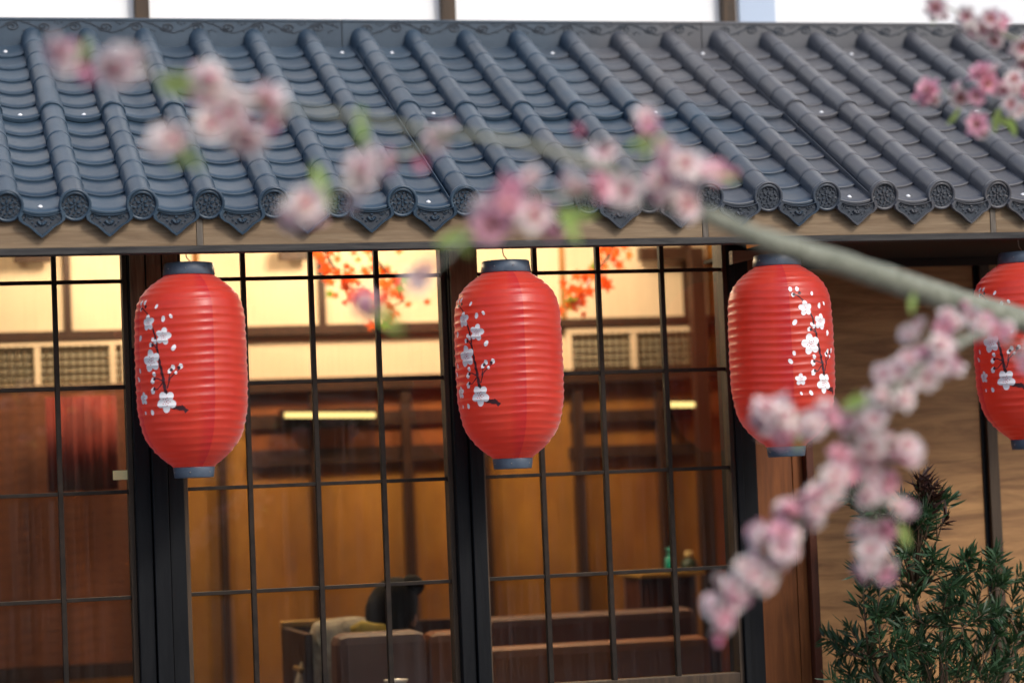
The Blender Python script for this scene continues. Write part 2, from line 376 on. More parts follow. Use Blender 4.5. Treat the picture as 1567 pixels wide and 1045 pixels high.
def drip_mesh():
    b = MB()
    half = [(.0530, .000), (.0565, -.012), (.0540, -.022), (.0450, -.0300), (.0340, -.0355), (.0230, -.0445), (.0110, -.0560), (.0, -.0640)]
    topc = [(x, -.011*(1-(x/.053)**2)) for x in (-.0495, -.037, -.025, -.0125, 0, .0125, .025, .037)]
    out = topc + half + [(-x, z) for x, z in half[1:-1]][::-1]
    n = len(out); cx, cz = 0, -.025
    def sc(k, y): return [(cx+(x-cx)*k, y, cz+(z-cz)*k) for x, z in out]
    rings = [sc(1, .012), sc(1.01, -.001), sc(.98, -.0034), sc(.86, -.0034), sc(.82, .0016)]
    vs = [v for r in rings for v in r]
    fs = [(i*n+k, i*n+(k+1) % n, (i+1)*n+(k+1) % n, (i+1)*n+k) for i in range(len(rings)-1) for k in range(n)]
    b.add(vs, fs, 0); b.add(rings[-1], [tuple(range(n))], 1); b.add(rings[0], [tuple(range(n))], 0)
    # floral relief: fan of petals and two scrolls
    for k in range(7):
        a = R(-160+k*23.3); x, z = .010*math.cos(a), -.022+.010*math.sin(a)
        b.tube([(x*.5, .0005, -.022+(z+.022)*.5), (x, -.0016, z), (x*1.35, .0005, -.022+(z+.022)*1.35)], [.0012, .0024, .0008], 6, 0)
    b.tube([(-.003, -.0002, -.018), (.003, -.0002, -.018)], .0026, 6, 0)
    for sx in (-1, 1):
        pts = []
        for k in range(15):
            a = k*.62; r = .0085*(1-k/17); pts.append((sx*(.0275+r*math.cos(a)*1.1), -.0004, -.0155+r*math.sin(a)*.75))
        b.tube(pts, .0011, 5, 0)
        for (x, z, l) in ((.017, -.013, .004), (.014, -.034, .005), (.036, -.011, .004), (.022, -.027, .0045), (.040, -.018, .003)):
            b.tube([(sx*(x-l*.5), .0005, z-l*.4), (sx*x, -.0012, z), (sx*(x+l*.5), .0005, z+l*.4)], [.0006, .0016, .0006], 5, 0)
    return b.mesh('drip_tile', [M['tile'], M['tile_shaded']], False)
me_drip = drip_mesh()
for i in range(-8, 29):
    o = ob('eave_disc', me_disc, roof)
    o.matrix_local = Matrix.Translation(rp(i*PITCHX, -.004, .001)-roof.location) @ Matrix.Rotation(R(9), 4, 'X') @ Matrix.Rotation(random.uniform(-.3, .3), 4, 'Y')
    if i < 28:
        o = ob('drip_tile', me_drip, roof)
        o.matrix_local = Matrix.Translation(rp((i+.5)*PITCHX, -.016, -.009)-roof.location) @ Matrix.Rotation(R(8), 4, 'X')
# screws
b = MB(); b.lathe([(.0001, .0042), (.003, .004), (.0045, .002), (.0065, .001), (.0065, 0)], 8)
me_screw = b.mesh('screw', M['screw'], True)
rs = [(0, 0), (6, 0), (13, 0), (14, 0), (16, 0), (18, 0)], [(0, 1), (1, 1), (3, 1), (7, 1), (11, 1), (14, 1), (17, 1)], [(0, 2), (2, 2), (6, 2), (7, 2), (10, 2), (13, 2), (16, 2)]
for grp in rs:
    for gi, lv in grp:
        s = {0: .028, 1: 6*SL+.022, 2: LR-.075}[lv]
        o = ob('screw', me_screw, roof)
        o.matrix_local = Matrix.Translation(rp((gi+.5)*PITCHX+random.uniform(-.01, .01), s, -.0142+(.006 if lv == 1 else 0))-roof.location) @ Rm4
# ridge panels with scroll relief
ry, rz = DY, .6725
prof = [(-.085, -.052), (-.040, -.026), (-.012, .0), (.004, .028), (.010, .045), (.0115, .0585), (.0105, .0595), (.012, .0625)]
def ridge(x0, x1, first):
    b = MB(); n = 2
    pr = [(DY+y, DZ+z) for y, z in [(.0006, -.060), (.0003, -.020), (.0, .0), (.0, .0540), (-.0025, .0555), (-.0025, .0610), (.004, .0640), (.05, .0640), (.05, -.03)]]
    for x in (x0, x1): b.v += [(x, y, z) for y, z in pr]
    k = len(pr)
    for i in range(k-1): b.f.append((i, i+1, k+i+1, k+i)); b.m.append(0)
    b.f.append(tuple(range(k))); b.m.append(0); b.f.append(tuple(range(k, 2*k))); b.m.append(0)
    o = place(b.build('ridge_panel', M['tile'], roof), roof)
    # vine scroll along the face
    s = MB(); U = .0885; nx = int((x1-x0-.01)/U); off = x0+.006+((x1-x0-.012)-nx*U)/2; y = DY-.0008; zc = DZ+.0375
    def P3(x, z): return (x, y, zc+z)
    for q in range(nx):
        c = off+(q+.5)*U; sg = 1 if q % 2 == 0 else -1
        pts = []
        for t in range(22):
            a = R(180)*1.0 + sg*t*.52; r = .0165*(1-t/24)
            pts.append(P3(c+r*math.cos(a)*1.35, r*math.sin(a)*.85))
        s.tube(pts, [.0017+.0008*math.sin(math.pi*t/21) for t in range(22)], 5)
        # linking stem to the next scroll
        pts = [P3(c-.022, 0)]
        for t in range(9):
            u = t/8; pts.append(P3(c-.022+u*U*.98, -sg*.0165*math.sin(u*math.pi)*(1 if u < .6 else .8)))
        s.tube(pts, .0016, 5)
        for (dx, dz, an) in ((.030, .010, 40), (.034, .012, 100), (.038, .008, 10), (-.033, -.010, 220), (.045, -.009, 300)):
            a = R(an*sg); s.tube([P3(c+dx, dz*sg), P3(c+dx+.004*math.cos(a), dz*sg+.004*math.sin(a)), P3(c+dx+.009*math.cos(a), dz*sg*.8+.006*math.sin(a))], [.0008, .0021, .0005], 5)
    r = s.build('scroll_relief', M['tile_shaded'], o); r['kind'] = 'stuff'
    return o
edges = [(7*k-.36)*PITCHX for k in range(-2, 6)]
for k in range(len(edges)-1):
    ridge(edges[k]+.0018, edges[k+1]-.0012, k)
# seam gaps beside the seam columns: raised edge of each overlapping sheet
for k in (0, 1, 2, 3):
    x = 7*k*PITCHX-.0365
    b = MB(); b.box(-.0012, .0012, 0, LR-.09, -.035, .001)
    o = b.build('sheet_edge', M['tile'], roof); o.matrix_local = Matrix.Translation(rp(x, .004, 0)-roof.location) @ Rm4
# deck, battens, fascia
b = MB(); b.add([rp(x, s, n) for x in (-1.35, 4.55) for s in (.02, LR+.03) for n in (-.075, -.040)], [(0,1,3,2), (4,6,7,5), (0,4,5,1), (2,3,7,6), (0,2,6,4), (1,5,7,3)])
place(b.build('roof_deck', M['soffit'], roof), roof)
fx = [-1.35, -.55, P(305, 355, .02).x, P(1078, 345, .02).x, 2.55, 3.75, 4.55]
for a, c in zip(fx[:-1], fx[1:]):
    box('fascia_board', a+.008, c-.008, .014, .036, -.1015, -.012, M['fascia'], roof, .0015)
for c in fx[1:-1]:
    box('fascia_batten', c-.0075, c+.0075, .012, .034, -.1015, -.02, M['batten'], roof, .001)
box('fascia_lip', -1.35, 4.55, .004, .052, -.1185, -.1018, M['fascia_grey'], roof, .0015)
box('soffit_board', 1.98, 4.55, .0525, .70, -.112, -.1025, M['soffit'], roof)

# ------------------------------------------------------------------ upper storey behind the ridge
up = empty('upper_wall', (1.5, 1.5, .6)); tag(up, 'white panelled upper wall with dark timber posts behind the roof ridge', 'wall')
UY = 1.62
px_posts = [216, 684, 1112, 1640]
xs = [P(x, 15, UY).x for x in px_posts]
allx = [xs[0]-2.1, xs[0]-1.05] + xs + [xs[-1]+1.1]
for a, c in zip(allx[:-1], allx[1:]):
    box('wall_panel', a+.022, c-.022, UY+.01, UY+.04, .45, 2.4, M['white_panel'], up)
for x in [xs[0]-1.05]+xs: box('wall_post', x-.0215, x+.0215, UY-.03, UY+.045, .45, 2.4, M['brown_post'], up, .002)
x = P(1160, 15, UY-.01).x
box('blue_panel', x-.062, x+.062, UY-.004, UY+.009, .5, 2.2, M['blue_panel'], up)

# ------------------------------------------------------------------ shop front
WY = .35; SX = [0.0, .1323, .3131, .4381, .611, .7866, .959, 1.1395, 1.2154, 1.3859, 1.5595, 1.7371, 1.9168]
ZT = -.012; ZR = -.113; ZM = [-.1568, -.4246, -.6886, -.9546, -1.2212]; ZB = -1.245
def window(x0, x1, mun, label, zb=ZB):
    wdw = empty('lattice_window', ((x0+x1)/2, WY, zb)); tag(wdw, label, 'window', 'lattice windows of the shop front')
    zs = [zb] + sorted(ZM[:4 if zb > -1.3 else 5]) + [ZT]
    rows = sorted(set([zb]+[z for z in ZM if z > zb+.05]+[ZT])); cols = [x0]+mun+[x1]
    fw = .012
    for (a, c) in ((x0-.001, x0+fw), (x1-fw, x1+.001)):
        box('frame', a, c, WY-.016, WY+.03, zb-.03, ZT, M['brown_post'], wdw, .0015)
    box('frame', x0+fw, x1-fw, WY-.016, WY+.03, zb-.03, zb, M['brown_post'], wdw, .0015)
    for m_ in mun: box('muntin', m_-.0062, m_+.0062, WY-.010, WY+.010, zb, ZT, M['muntin'], wdw, .001)
    for z in rows[1:-1]:
        for a, c in zip(cols[:-1], cols[1:]):
            aa = a+(.0062 if a != x0 else fw); cc = c-(.0062 if c != x1 else fw)
            box('muntin', aa, cc, WY-.007, WY+.008, z-.0048, z+.0048, M['muntin'], wdw, .001)
    for a, c in zip(cols[:-1], cols[1:]):
        for z0, z1 in zip(rows[:-1], rows[1:]):
            o = box('pane', a+.004, c-.004, WY+.0095, WY+.0125, z0+.003, z1-.003, M['glass'], wdw)
            o.rotation_euler = (random.uniform(-.004, .004), 0, random.uniform(-.004, .004))
    return wdw
XL0, XL1 = -.62, .3131
w1 = window(XL0, XL1, [-.235, -.05, .1323], 'leftmost lattice window with reddish brown interior and a yellow strip painted as lamp reflection', -1.47)
w2 = window(.4381, 1.1395, SX[4:7], 'middle lattice window showing a diner seated behind the glass', -1.47)
w3 = window(1.2154, 1.9168, SX[9:12], 'right lattice window between the second and third lanterns with shelf and jars behind', -1.235)
o = box('lamp_reflection', *(lambda a, c: (a.x, c.x, WY+.006, WY+.0085, c.z, a.z))(P(173, 720, WY), P(205, 733, WY)), mat('reflection_yellow', (.85, .7, .33), .6), w1)  # pale strip painted in for a lamp's reflection on the pane

def post(name, x0, x1, y0, z0, z1, m, label, parts=3):
    p = empty(name, ((x0+x1)/2, y0, z0)); tag(p, label, 'post')
    n = parts; wd = (x1-x0)/n
    for k in range(n):
        dy = [0, -.012, .006][k % 3]
        box('post_board', x0+k*wd+.0012, x0+(k+1)*wd-.0012, y0+dy, y0+.1, z0, z1, m, p, .002)
    return p
post('door_post', .3131, .4381, WY-.045, -2.4, ZT, M['dark_post'], 'black grooved post behind the first lantern, left of the middle window', 3)
post('door_post', 1.1395, 1.2154, WY-.045, -2.4, ZT, M['dark_post'], 'narrow black post behind the second lantern between the middle and right windows', 2)
# brown weathered upper ends of the two posts
for x0, x1 in ((.3135, .4377), (1.1399, 1.2150)):
    n = 3 if x0 < 1 else 1; wd = (x1-x0)/n; zc = -.33 if n == 3 else -.40
    hd = empty('post_cladding', ((x0+x1)/2, WY-.06, zc))
    tag(hd, 'brown boards cladding the top of the black post behind the ' + ('first' if n == 3 else 'second') + ' lantern', 'cladding')
    for k in range(n): box('cladding_board', x0+k*wd+.002, x0+(k+1)*wd-.002, WY-.066, WY-.0575, zc, ZT-.001, M['cladding'], hd, .0015)
rp_ = empty('door_post', (1.95, WY-.03, -2.4)); tag(rp_, 'dark post to the right of the right window beside the orange panel', 'post')
a = P(1122, 700, WY-.03).x; c = P(1160, 700, WY-.03).x
box('post_board', 1.9175, a+.028, WY-.03, WY+.1, -2.4, ZT, M['dark_post'], rp_, .002)
box('post_board', a+.030, c+.002, WY-.012, WY+.1, -2.4, ZT, M['dark_post'], rp_, .002)
XR = c+.004
# sill / base wall
base = empty('base_wall', (.9, WY, -2.4)); tag(base, 'dark timber base wall below the windows', 'wall')
box('sill', 1.2160, 1.9165, WY-.045, WY+.07, -1.295, -1.267, M['red_trim'], base, .002)
box('base_board', 1.2160, 1.9165, WY-.02, WY+.08, -2.4, -1.2955, M['dark_post'], base)
box('base_board', .4390, 1.1385, WY-.02, WY+.08, -2.4, -1.502, M['dark_post'], base)
box('base_board', -.62, .3120, WY-.02, WY+.08, -2.4, -1.502, M['dark_post'], base)
# orange panel and red trim
pan = empty('orange_panel', (2.1, WY, -2.4)); tag(pan, 'orange stained timber panel with dark red edge, left of the oak planks', 'wall panel')
x1 = P(1236, 900, WY+.01).x; x2 = P(1248, 900, WY+.01).x
box('panel_board', XR, x1-.03, WY+.01, WY+.04, -2.4, ZR, M['orange_panel'], pan, .001)
box('panel_board', x1-.0285, x1, WY+.008, WY+.04, -2.4, ZR, M['orange_panel'], pan, .001)
box('panel_edge', x1+.001, x2, WY-.02, WY+.30, -2.4, ZR, M['red_trim'], pan, .002)
# plank wall
PY = .66
pw = empty('plank_wall', (2.8, PY, -2.4)); tag(pw, 'oak plank wall at the right under the eave, behind the shrub', 'wall')
xb = P(1512, 700, PY).x
z = -2.4; k = 0
H = 2.6
while z < ZR-.01:
    z1 = min(z+H, ZR)
    for (a, c) in ((x2+.001, xb-.020), (xb+.022, 4.5)):
        box('plank', a, c, PY+random.uniform(-.0012, .0012), PY+.02, z+.0009, z1-.0009, M['plank'], pw, .0012)
    z = z1
box('batten', xb-.008, xb+.024, PY-.022, PY-.004, -2.4, ZR, M['brown_post'], pw, .002)
hz_ = P(1400, 408, PY-.03).z
box('eave_shade_board', x2+.001, 4.5, PY-.03, PY-.0225, hz_, ZR, M['soffit'], pw, .001)  # dark board added where the wall top only lies in eave shade
box('joint_strip', xb-.0195, xb-.0085, PY-.004, PY+.02, -2.4, ZR, M['dark_post'], pw)
box('backing', x2+.001, 4.5, PY+.024, PY+.04, -2.4, ZR, M['dark_post'], pw)
# short tan beam end under the soffit at the corner of the right window
a = P(1116, 395, WY-.05); c = P(1162, 395, WY-.05)
be = MB(); be.add([(a.x, y, z) for y in (WY-.075, WY-.048) for z in (-.113, a.z-.018)] + [(c.x+.06, y, z) for y in (WY-.075, WY-.048) for z in (-.113, -.118)], [(0,1,3,2), (4,6,7,5), (0,4,5,1), (2,3,7,6), (0,2,6,4), (1,5,7,3)])
tag(be.build('beam_end', M['fascia']), 'short tan wedge of beam under the soffit, left of the third lantern', 'beam')

# ------------------------------------------------------------------ room behind the glass
BY = 2.95
def wallbox(name, px0, py0, px1, py1, Y, th, m, parent, bevel=0, kind=None):
    """board whose two opposite corners lie on the sight lines of the picture, at its real depth Y"""
    a = P(px0, py0, Y); c = P(px1, py1, Y)
    return box(name, min(a.x, c.x), max(a.x, c.x), Y-th, Y, min(a.z, c.z), max(a.z, c.z), m, parent, bevel)
rm = empty('back_wall', (1.2, BY, -2.4)); tag(rm, kind='structure')
box('wall_board', -2.2, .30, BY, BY+.03, -2.4, .6, M['room_wall_red'], rm)
box('wall_board', .302, 3.1, BY, BY+.03, -2.4, .6, M['room_wall'], rm)
tag(MB().build('floor', M['floor']), kind='structure') if False else None
b = MB(); b.box(-2.2, 3.1, .46, BY, -2.39, -2.34); tag(b.build('floor', M['floor']), kind='structure')
b = MB(); b.box(-2.2, 3.1, 1.28, BY, .585, .62); tag(b.build('ceiling', M['ceiling']), kind='structure')
b = MB(); b.box(-2.25, -2.2, .4, BY, -2.4, .6); tag(b.build('side_wall', M['room_wall_red']), kind='structure')
b = MB(); b.box(3.1, 3.15, .70, 1.25, -2.4, .2); b.box(3.1, 3.15, 1.2505, BY, -2.4, .58); tag(b.build('side_wall', M['room_wall_red']), kind='structure')
b = MB(); b.box(-.66, -.62, WY-.02, WY+.1, -2.4, ZT); b.box(-2.2, -.66, WY, WY+.1, -2.4, ZT); tag(b.build('side_wall', M['dark_post']), kind='structure')
# cream panels of the upper wall and their timber frame
zt = .58
def zat(px, py): return P(px, py, BY).z
zb1, zb0 = zat(500, 498), zat(500, 512)     # upper beam
zc1, zc0 = zat(500, 578), zat(500, 598)     # lower beam
xp = [P(v, 450, BY).x for v in (102, 300, 490, 686, 860, 1047)]
ex = [-2.2]+xp+[P(1085, 450, BY).x]
for a, c in zip(ex[:-1], ex[1:]):
    box('plaster_panel', a+.0125, c-.0125, BY-.02, BY-.001, zb1, zt, M['plaster'], rm)
for a in (xp[0], xp[2], xp[3], xp[5]):
    box('frame_post', a-.012, a+.012, BY-.04, BY-.001, zb1, zt, M['room_dark'], rm)
box('beam', -2.2, 3.1, BY-.06, BY-.001, zb0, zb1, M['room_dark'], rm)
box('plaster_band', -2.2, P(1062, 540, BY).x, BY-.02, BY-.001, zc1, zb0, M['plaster'], rm)
box('beam', -2.2, 3.1, BY-.06, BY-.001, zc0, zc1, M['room_dark'], rm)
for (a, c) in ((20, 78), (425, 470), (975, 1050)):
    wallbox('brown_board', a, 380, c, 402 if a < 100 else 399, BY-.06, .05, M['room_dark'], rm)
# transom grilles: real bars in a cream frame
Mg = mat('grille_backing', (.50, .45, .34), .7); Mgb = mat('grille_bar', (.10, .065, .03), .6); Mfr = M['plaster']
for (p0, p1, q0, q1, mids) in ((-40, 192, 529, 590, (56, 171)), (868, 1062, 508, 566, (967,))):
    gr = empty('transom_grille', tuple(P(p0, q1, BY-.03))); tag(gr, 'small barred grille in cream frame high on the back wall, seen through the ' + ('leftmost' if p0 < 0 else 'right') + ' window', 'grille')
    a, c = P(p0, q0, BY-.03), P(p1, q1, BY-.03); za, zc_ = max(a.z, c.z), min(a.z, c.z)
    box('backing', a.x, c.x, BY-.028, BY-.022, zc_, za, Mg, gr)
    xs_ = [a.x]+[P(m_, q0, BY-.03).x for m_ in mids]+[c.x]
    for x in xs_: box('frame', x-.010, x+.010, BY-.05, BY-.03, zc_+.011, za-.011, Mfr, gr)
    for z in (za, zc_): box('frame', a.x-.01, c.x+.01, BY-.052, BY-.03, z-.010, z+.010, Mfr, gr)
    s = MB(); x = a.x+.012
    while x < c.x-.01: s.box(x, x+.007, BY-.044, BY-.036, zc_+.01, za-.01); x += .026
    z = zc_+.022
    while z < za-.01: s.box(a.x, c.x, BY-.036, BY-.031, z, z+.006); z += .026
    o = s.build('grille_bars', Mgb, gr); o.location = -gr.location; o['kind'] = 'stuff'
# posts of the lower wall
def vp(px, w_, py0, py1, m='room_dark', Y=BY, name='wall_post'):
    a = P(px, (py0+py1)/2, Y).x
    box(name, a-w_/2, a+w_/2, Y-.05, Y-.001, P(px, py1, Y).z, P(px, py0, Y).z, M[m], rm, .002)
for px, w_ in ((70, .02), (482, .024), (623, .034), (742, .03), (886, .034), (1012, .022)):
    vp(px, w_, 600, 960)
vp(345, .028, 600, 1250)
vp(1078, .055, 380, 1200, Y=BY-.1)
box('wall_board', P(1094, 600, BY).x, 3.1, BY-.02, BY-.001, P(1100, 575, BY).z, zt, M['room_wall'], rm)
box('wall_board', P(1094, 800, BY).x, 3.1, BY-.02, BY-.001, -2.4, P(1100, 577, BY).z, M['room_wall_red'], rm)
# rails across the lower wall
for (p0, p1, y0, y1) in ((380, 700, 636, 646), (380, 700, 690, 702), (870, 1070, 630, 640), (870, 1070, 684, 694)):
    wallbox('rail', p0, y0, p1, y1, BY-.0015, .03, M['room_dark'], rm)
# darker russet boards between the rails and behind the left window
wallbox('wall_board', 380, 600, 735, 690, BY-.002, .012, M['room_wall_red'], rm)
# woven blind behind the left window
def weave():
    m = mat('russet_weave', (.2, .05, .02), .7); v = coords(m, (1, 1, 1), 'Object', False)
    n1 = noise(m, coords(m, (60, 1, 3), 'Object', False), 2, 5, .6); n2 = noise(m, coords(m, (3, 1, 90), 'Object', False), 2, 5, .6); n3 = noise(m, v, 5, 5)
    c = mixc(m, .5, ramp(m, n1, [(.3, (.13, .035, .012)), (.7, (.46, .13, .038))]), ramp(m, n2, [(.3, (.10, .032, .014)), (.7, (.50, .17, .05))]))
    c = mixc(m, .9, c, ramp(m, n3, [(.3, (.15, .12, .12)), (.7, (.8, .8, .8))]), 'MULTIPLY')
    L(m, c, m.node_tree.nodes['Principled BSDF'].inputs['Base Color']); bump(m, n2, .4, .003); return m
M['weave'] = weave()
bl = empty('woven_blind', (0, 1.2, -1)); tag(bl, 'reddish brown woven blind hanging behind the leftmost window', 'blind')
a = P(-60, 605, 2.75); c = P(228, 1010, 2.75)
nsl = 24
for k in range(nsl):
    z0 = frac(c.z, a.z, k/nsl)+.0002; z1 = frac(c.z, a.z, (k+1)/nsl)
    box('slat', a.x-.4, c.x, 2.75+random.uniform(-.0003, .0003), 2.758, z0+.0012, z1-.0003, M['weave'], bl)
box('backing', a.x-.4, c.x, 2.7585, 2.7605, c.z, a.z, M['weave'], bl)
box('bottom_rail', a.x-.4, c.x, 2.74, 2.762, c.z-.05, c.z-.0005, M['room_dark'], bl)
cu = MB(); x0, x1 = P(72, 700, 2.65).x, P(180, 700, 2.65).x; zc1_, zc0_ = P(100, 607, 2.65).z, P(100, 752, 2.65).z; nn = 60
for k in range(nn+1):
    x = frac(x0, x1, k/nn); y = 2.65+.006*math.sin(k*.5)+.003*math.sin(k*1.3)
    cu.v += [(x, y, zc1_), (x, y+.003*math.sin(k), zc0_)]
for k in range(nn): cu.f.append((2*k, 2*k+1, 2*k+3, 2*k+2)); cu.m.append(0)
o = cu.build('rippled_red_surface', varmat('dark_red', (.24, .024, .012), (.09, .010, .006), 8, .8, .2), None, True)  # thin rippled dark red surface in front of the blind
tag(o, 'short dark red curtain hanging in front of the woven blind behind the leftmost window', 'surface')
sm = o.modifiers.new('solid', 'SOLIDIFY'); sm.thickness = .002

def emis(name, col, st):
    m = bpy.data.materials.new(name); m.use_nodes = True; n = m.node_tree; n.nodes.clear()
    e = N(m, 'ShaderNodeEmission'); e.inputs[0].default_value = (*col, 1); e.inputs[1].default_value = st
    o_ = N(m, 'ShaderNodeOutputMaterial'); L(m, e.outputs[0], o_.inputs[0]); return m
M['tube'] = emis('lit_tube', (1, .70, .24), 1.7)
for (p0, p1, py, lab) in ((436, 574, 635, 'warm lit tube lamp on the back wall seen through the middle window'), (1026, 1062, 619, 'short warm lit tube lamp on the back wall seen through the right window')):
    a, c = P(p0, py, BY-.12), P(p1, py, BY-.12); t = empty('tube_lamp', tuple((a+c)/2)); tag(t, lab, 'lamp')
    b = MB(); b.tube([a, (a+c)/2, c], .009, 10, 0); o = place(b.build('tube', M['tube'], t, True), t)
    b = MB(); b.box(a.x-.01, c.x+.01, BY-.108, BY-.05, a.z-.012, a.z+.02); place(b.build('holder', M['room_dark'], t), t)

# pendant lamps under the ceiling: they light the room
def pendant(x, y, z, power, lab):
    t = empty('ceiling_lamp', (x, y, z)); tag(t, lab, 'lamp', 'ceiling lamps in the room')
    b = MB(); b.lathe([(.03, .12), (.12, .09), (.15, .0)], 24); b.build('shade', M['plaster'], t, True)
    b = MB(); b.lathe([(.001, .05), (.03, .04), (.035, .0), (.001, -.035)], 16); b.build('bulb', M['bulb'], t, True)
    b = MB(); b.tube([(0, 0, .12), (0, 0, .585-z)], .004, 6); b.build('cord', M['room_dark'], t)
    l = bpy.data.lights.new('lamp_light', 'POINT'); l.energy = power; l.color = (1, .76, .50); l.shadow_soft_size = .09
    o_ = bpy.data.objects.new('lamp_light', l); COL.objects.link(o_); o_.parent = t; o_.location = (0, 0, -.05)
M['bulb'] = emis('lit_bulb', (1, .8, .5), 12)
LP = 32
pendant(.55, 2.35, .36, LP*.8, 'ceiling lamp over the left part of the room behind the first lantern')
pendant(1.35, 2.35, .36, LP, 'ceiling lamp over the diner behind the middle window')
pendant(2.15, 2.35, .36, LP*.8, 'ceiling lamp over the shelf behind the right window')
pendant(-.2, 2.2, .36, LP*.42, 'ceiling lamp behind the leftmost window')
l = None

# furniture ------------------------------------------------------
M['booth'] = varmat('mauve_brown_upholstery', (.17, .085, .07), (.12, .06, .05), 6, .55, .15)
M['booth_o'] = varmat('russet_upholstery', (.36, .13, .05), (.26, .085, .03), 6, .5, .15)
M['rail'] = wood('golden_top_rail', (.5, .32, .1), (.35, .2, .06), 3, 'x', .4)
bo = empty('booth_partition', tuple(P(520, 1045, 1.75))); tag(bo, 'dark wooden booth partition with golden top rail behind the diner', 'partition')
a, c = P(434, 950, 1.95), P(560, 950, 1.95)
box('panel', a.x, P(700, 950, 1.95).x, 1.93, 1.96, -2.34, a.z-.02, M['room_dark'], bo)
box('top_rail', a.x-.01, P(545, 950, 1.95).x, 1.92, 1.97, a.z-.018, a.z, M['rail'], bo, .003)
box('end_panel', a.x-.012, a.x+.012, 1.5, 1.93, -2.34, a.z-.019, M['room_dark'], bo)
def sofa(px0, px1, py, Y, m, lab, depth=.14, cush=None):
    a, c = P(px0, py, Y), P(px1, py, Y); t = empty('booth_seat', (a.x, Y, -2.34)); tag(t, lab, 'seat')
    x0, x1 = a.x, c.x; z = (a.z+c.z)/2
    box('backrest', x0, x1, Y, Y+depth, -1.95, z, m, t, .03); box('base', x0, x1, Y-.02, Y+.6, -2.34, -1.96, M['room_dark'], t)
    box('cushion', x0+.01, x1-.01, Y+depth+.005, Y+.6, -1.955, -1.84, m, t, .03)
    return t
sofa(516, 655, 968, 1.15, M['booth'], 'mauve brown booth backrest with the diner sitting behind it')
sofa(656, 740, 966, 1.45, M['booth_o'], 'russet booth backrest between the diner and the narrow black post')
sofa(742, 1070, 938, 1.75, M['booth'], 'long mauve booth backrest low behind the right window')
t = sofa(742, 1090, 982, 1.35, M['booth_o'], 'russet padded booth rail in front of the mauve backrest behind the right window', .10)
# cabinet and shelf at right with jars
a, c = P(978, 876, 2.6), P(1072, 1045, 2.6)
cb = empty('cabinet', (a.x, 2.6, -2.34)); tag(cb, 'red brown cabinet under the lit shelf behind the right window', 'cabinet')
box('body', a.x, c.x, 2.6, 2.79, -2.34, a.z-.016, M['red_trim'], cb, .003)
box('door', a.x+.02, (a.x+c.x)/2-.003, 2.59, 2.599, -2.2, a.z-.04, M['red_trim'], cb, .002)
box('door', (a.x+c.x)/2+.003, c.x-.02, 2.59, 2.599, -2.2, a.z-.04, M['red_trim'], cb, .002)
s0 = P(995, 868, 1.95)
box('shelf_top', a.x-.02, c.x+.01, 2.52, 2.8, a.z-.015, a.z, M['rail'], cb, .002)
def jar(name, px, py0, Y, r, h, m, lab, lid=None):
    p = P(px, py0, Y); t = empty(name, (p.x, Y, a.z+.001)); tag(t, lab, name.replace('_', ' '))
    b = MB(); b.lathe([(r*.9, 0), (r, .006), (r, h*.7), (r*.6, h*.85), (r*.45, h)], 20, cap=True); b.build('glass_body', m, t, True)
    b = MB(); b.lathe([(r*.5, h), (r*.52, h+.02), (r*.4, h+.024)], 16, cap=True); b.build('lid', lid or M['room_dark'], t, True)
jar('bottle', 1026, 870, 2.57, .018, .06, mat('teal_glass', (.01, .30, .24), .2), 'small teal bottle standing on the shelf behind the right window', mat('teal_lid', (.05, .4, .35), .4))
jar('jar', 1055, 870, 2.57, .030, .045, mat('dark_green_jar', (.02, .04, .02), .4), 'dark round jar with pale lid right of the teal bottle', mat('pale_lid', (.6, .45, .2), .5))
# tissue box on little shelf
p = P(485, 1018, 1.6); t = empty('wall_shelf', tuple(p)); tag(t, 'small orange wood shelf on the booth side holding a tissue box', 'shelf')
box('board', p.x-.065, p.x+.05, 1.53, 1.66, p.z-.012, p.z, M['rail'], t, .002)
box('bracket', p.x-.01, p.x+.01, 1.56, 1.64, p.z-.08, p.z-.013, M['room_dark'], t)
q = empty('tissue_box', (p.x, 1.6, p.z)); tag(q, 'pale yellow tissue box with a tissue sticking out, on the small shelf', 'tissue box')
box('carton', p.x-.026, p.x+.034, 1.565, 1.64, p.z+.0005, p.z+.058, mat('pale_yellow_card', (.62, .52, .26), .6), q, .004)
b = MB(); b.add([(-.014, 0, .056), (.012, 0, .056), (.018, .008, .082), (.002, -.006, .1), (-.016, .004, .078)], [(0, 1, 2, 3, 4)]); o = b.build('tissue', mat('white_tissue', (.85, .82, .75), .8), q); o.modifiers.new('s', 'SOLIDIFY').thickness = .002; o.location = (.004, 0, 0)
# white bowl at the bottom edge
p = P(606, 1046, .95); t = empty('table', (p.x, .95, -2.34)); tag(t, 'small dark table holding a white bowl at the bottom of the middle window', 'table')
box('tabletop', p.x-.2, p.x+.2, .75, 1.1, p.z-.045, p.z-.022, M['room_dark'], t, .003)
for sx in (-.17, .17):
    for y in (.78, 1.07): box('leg', p.x+sx-.015, p.x+sx+.015, y-.015, y+.015, -2.34, p.z-.046, M['room_dark'], t)
b = MB(); b.lathe([(.014, 0), (.018, .004), (.034, .03), (.036, .034), (.033, .031), (.001, .008)], 24)
o = b.build('bowl', mat('white_china', (.8, .78, .74), .25), None, True); o.location = (p.x, .95, p.z-.0215); tag(o, 'white china bowl on the small table below the diner', 'bowl')

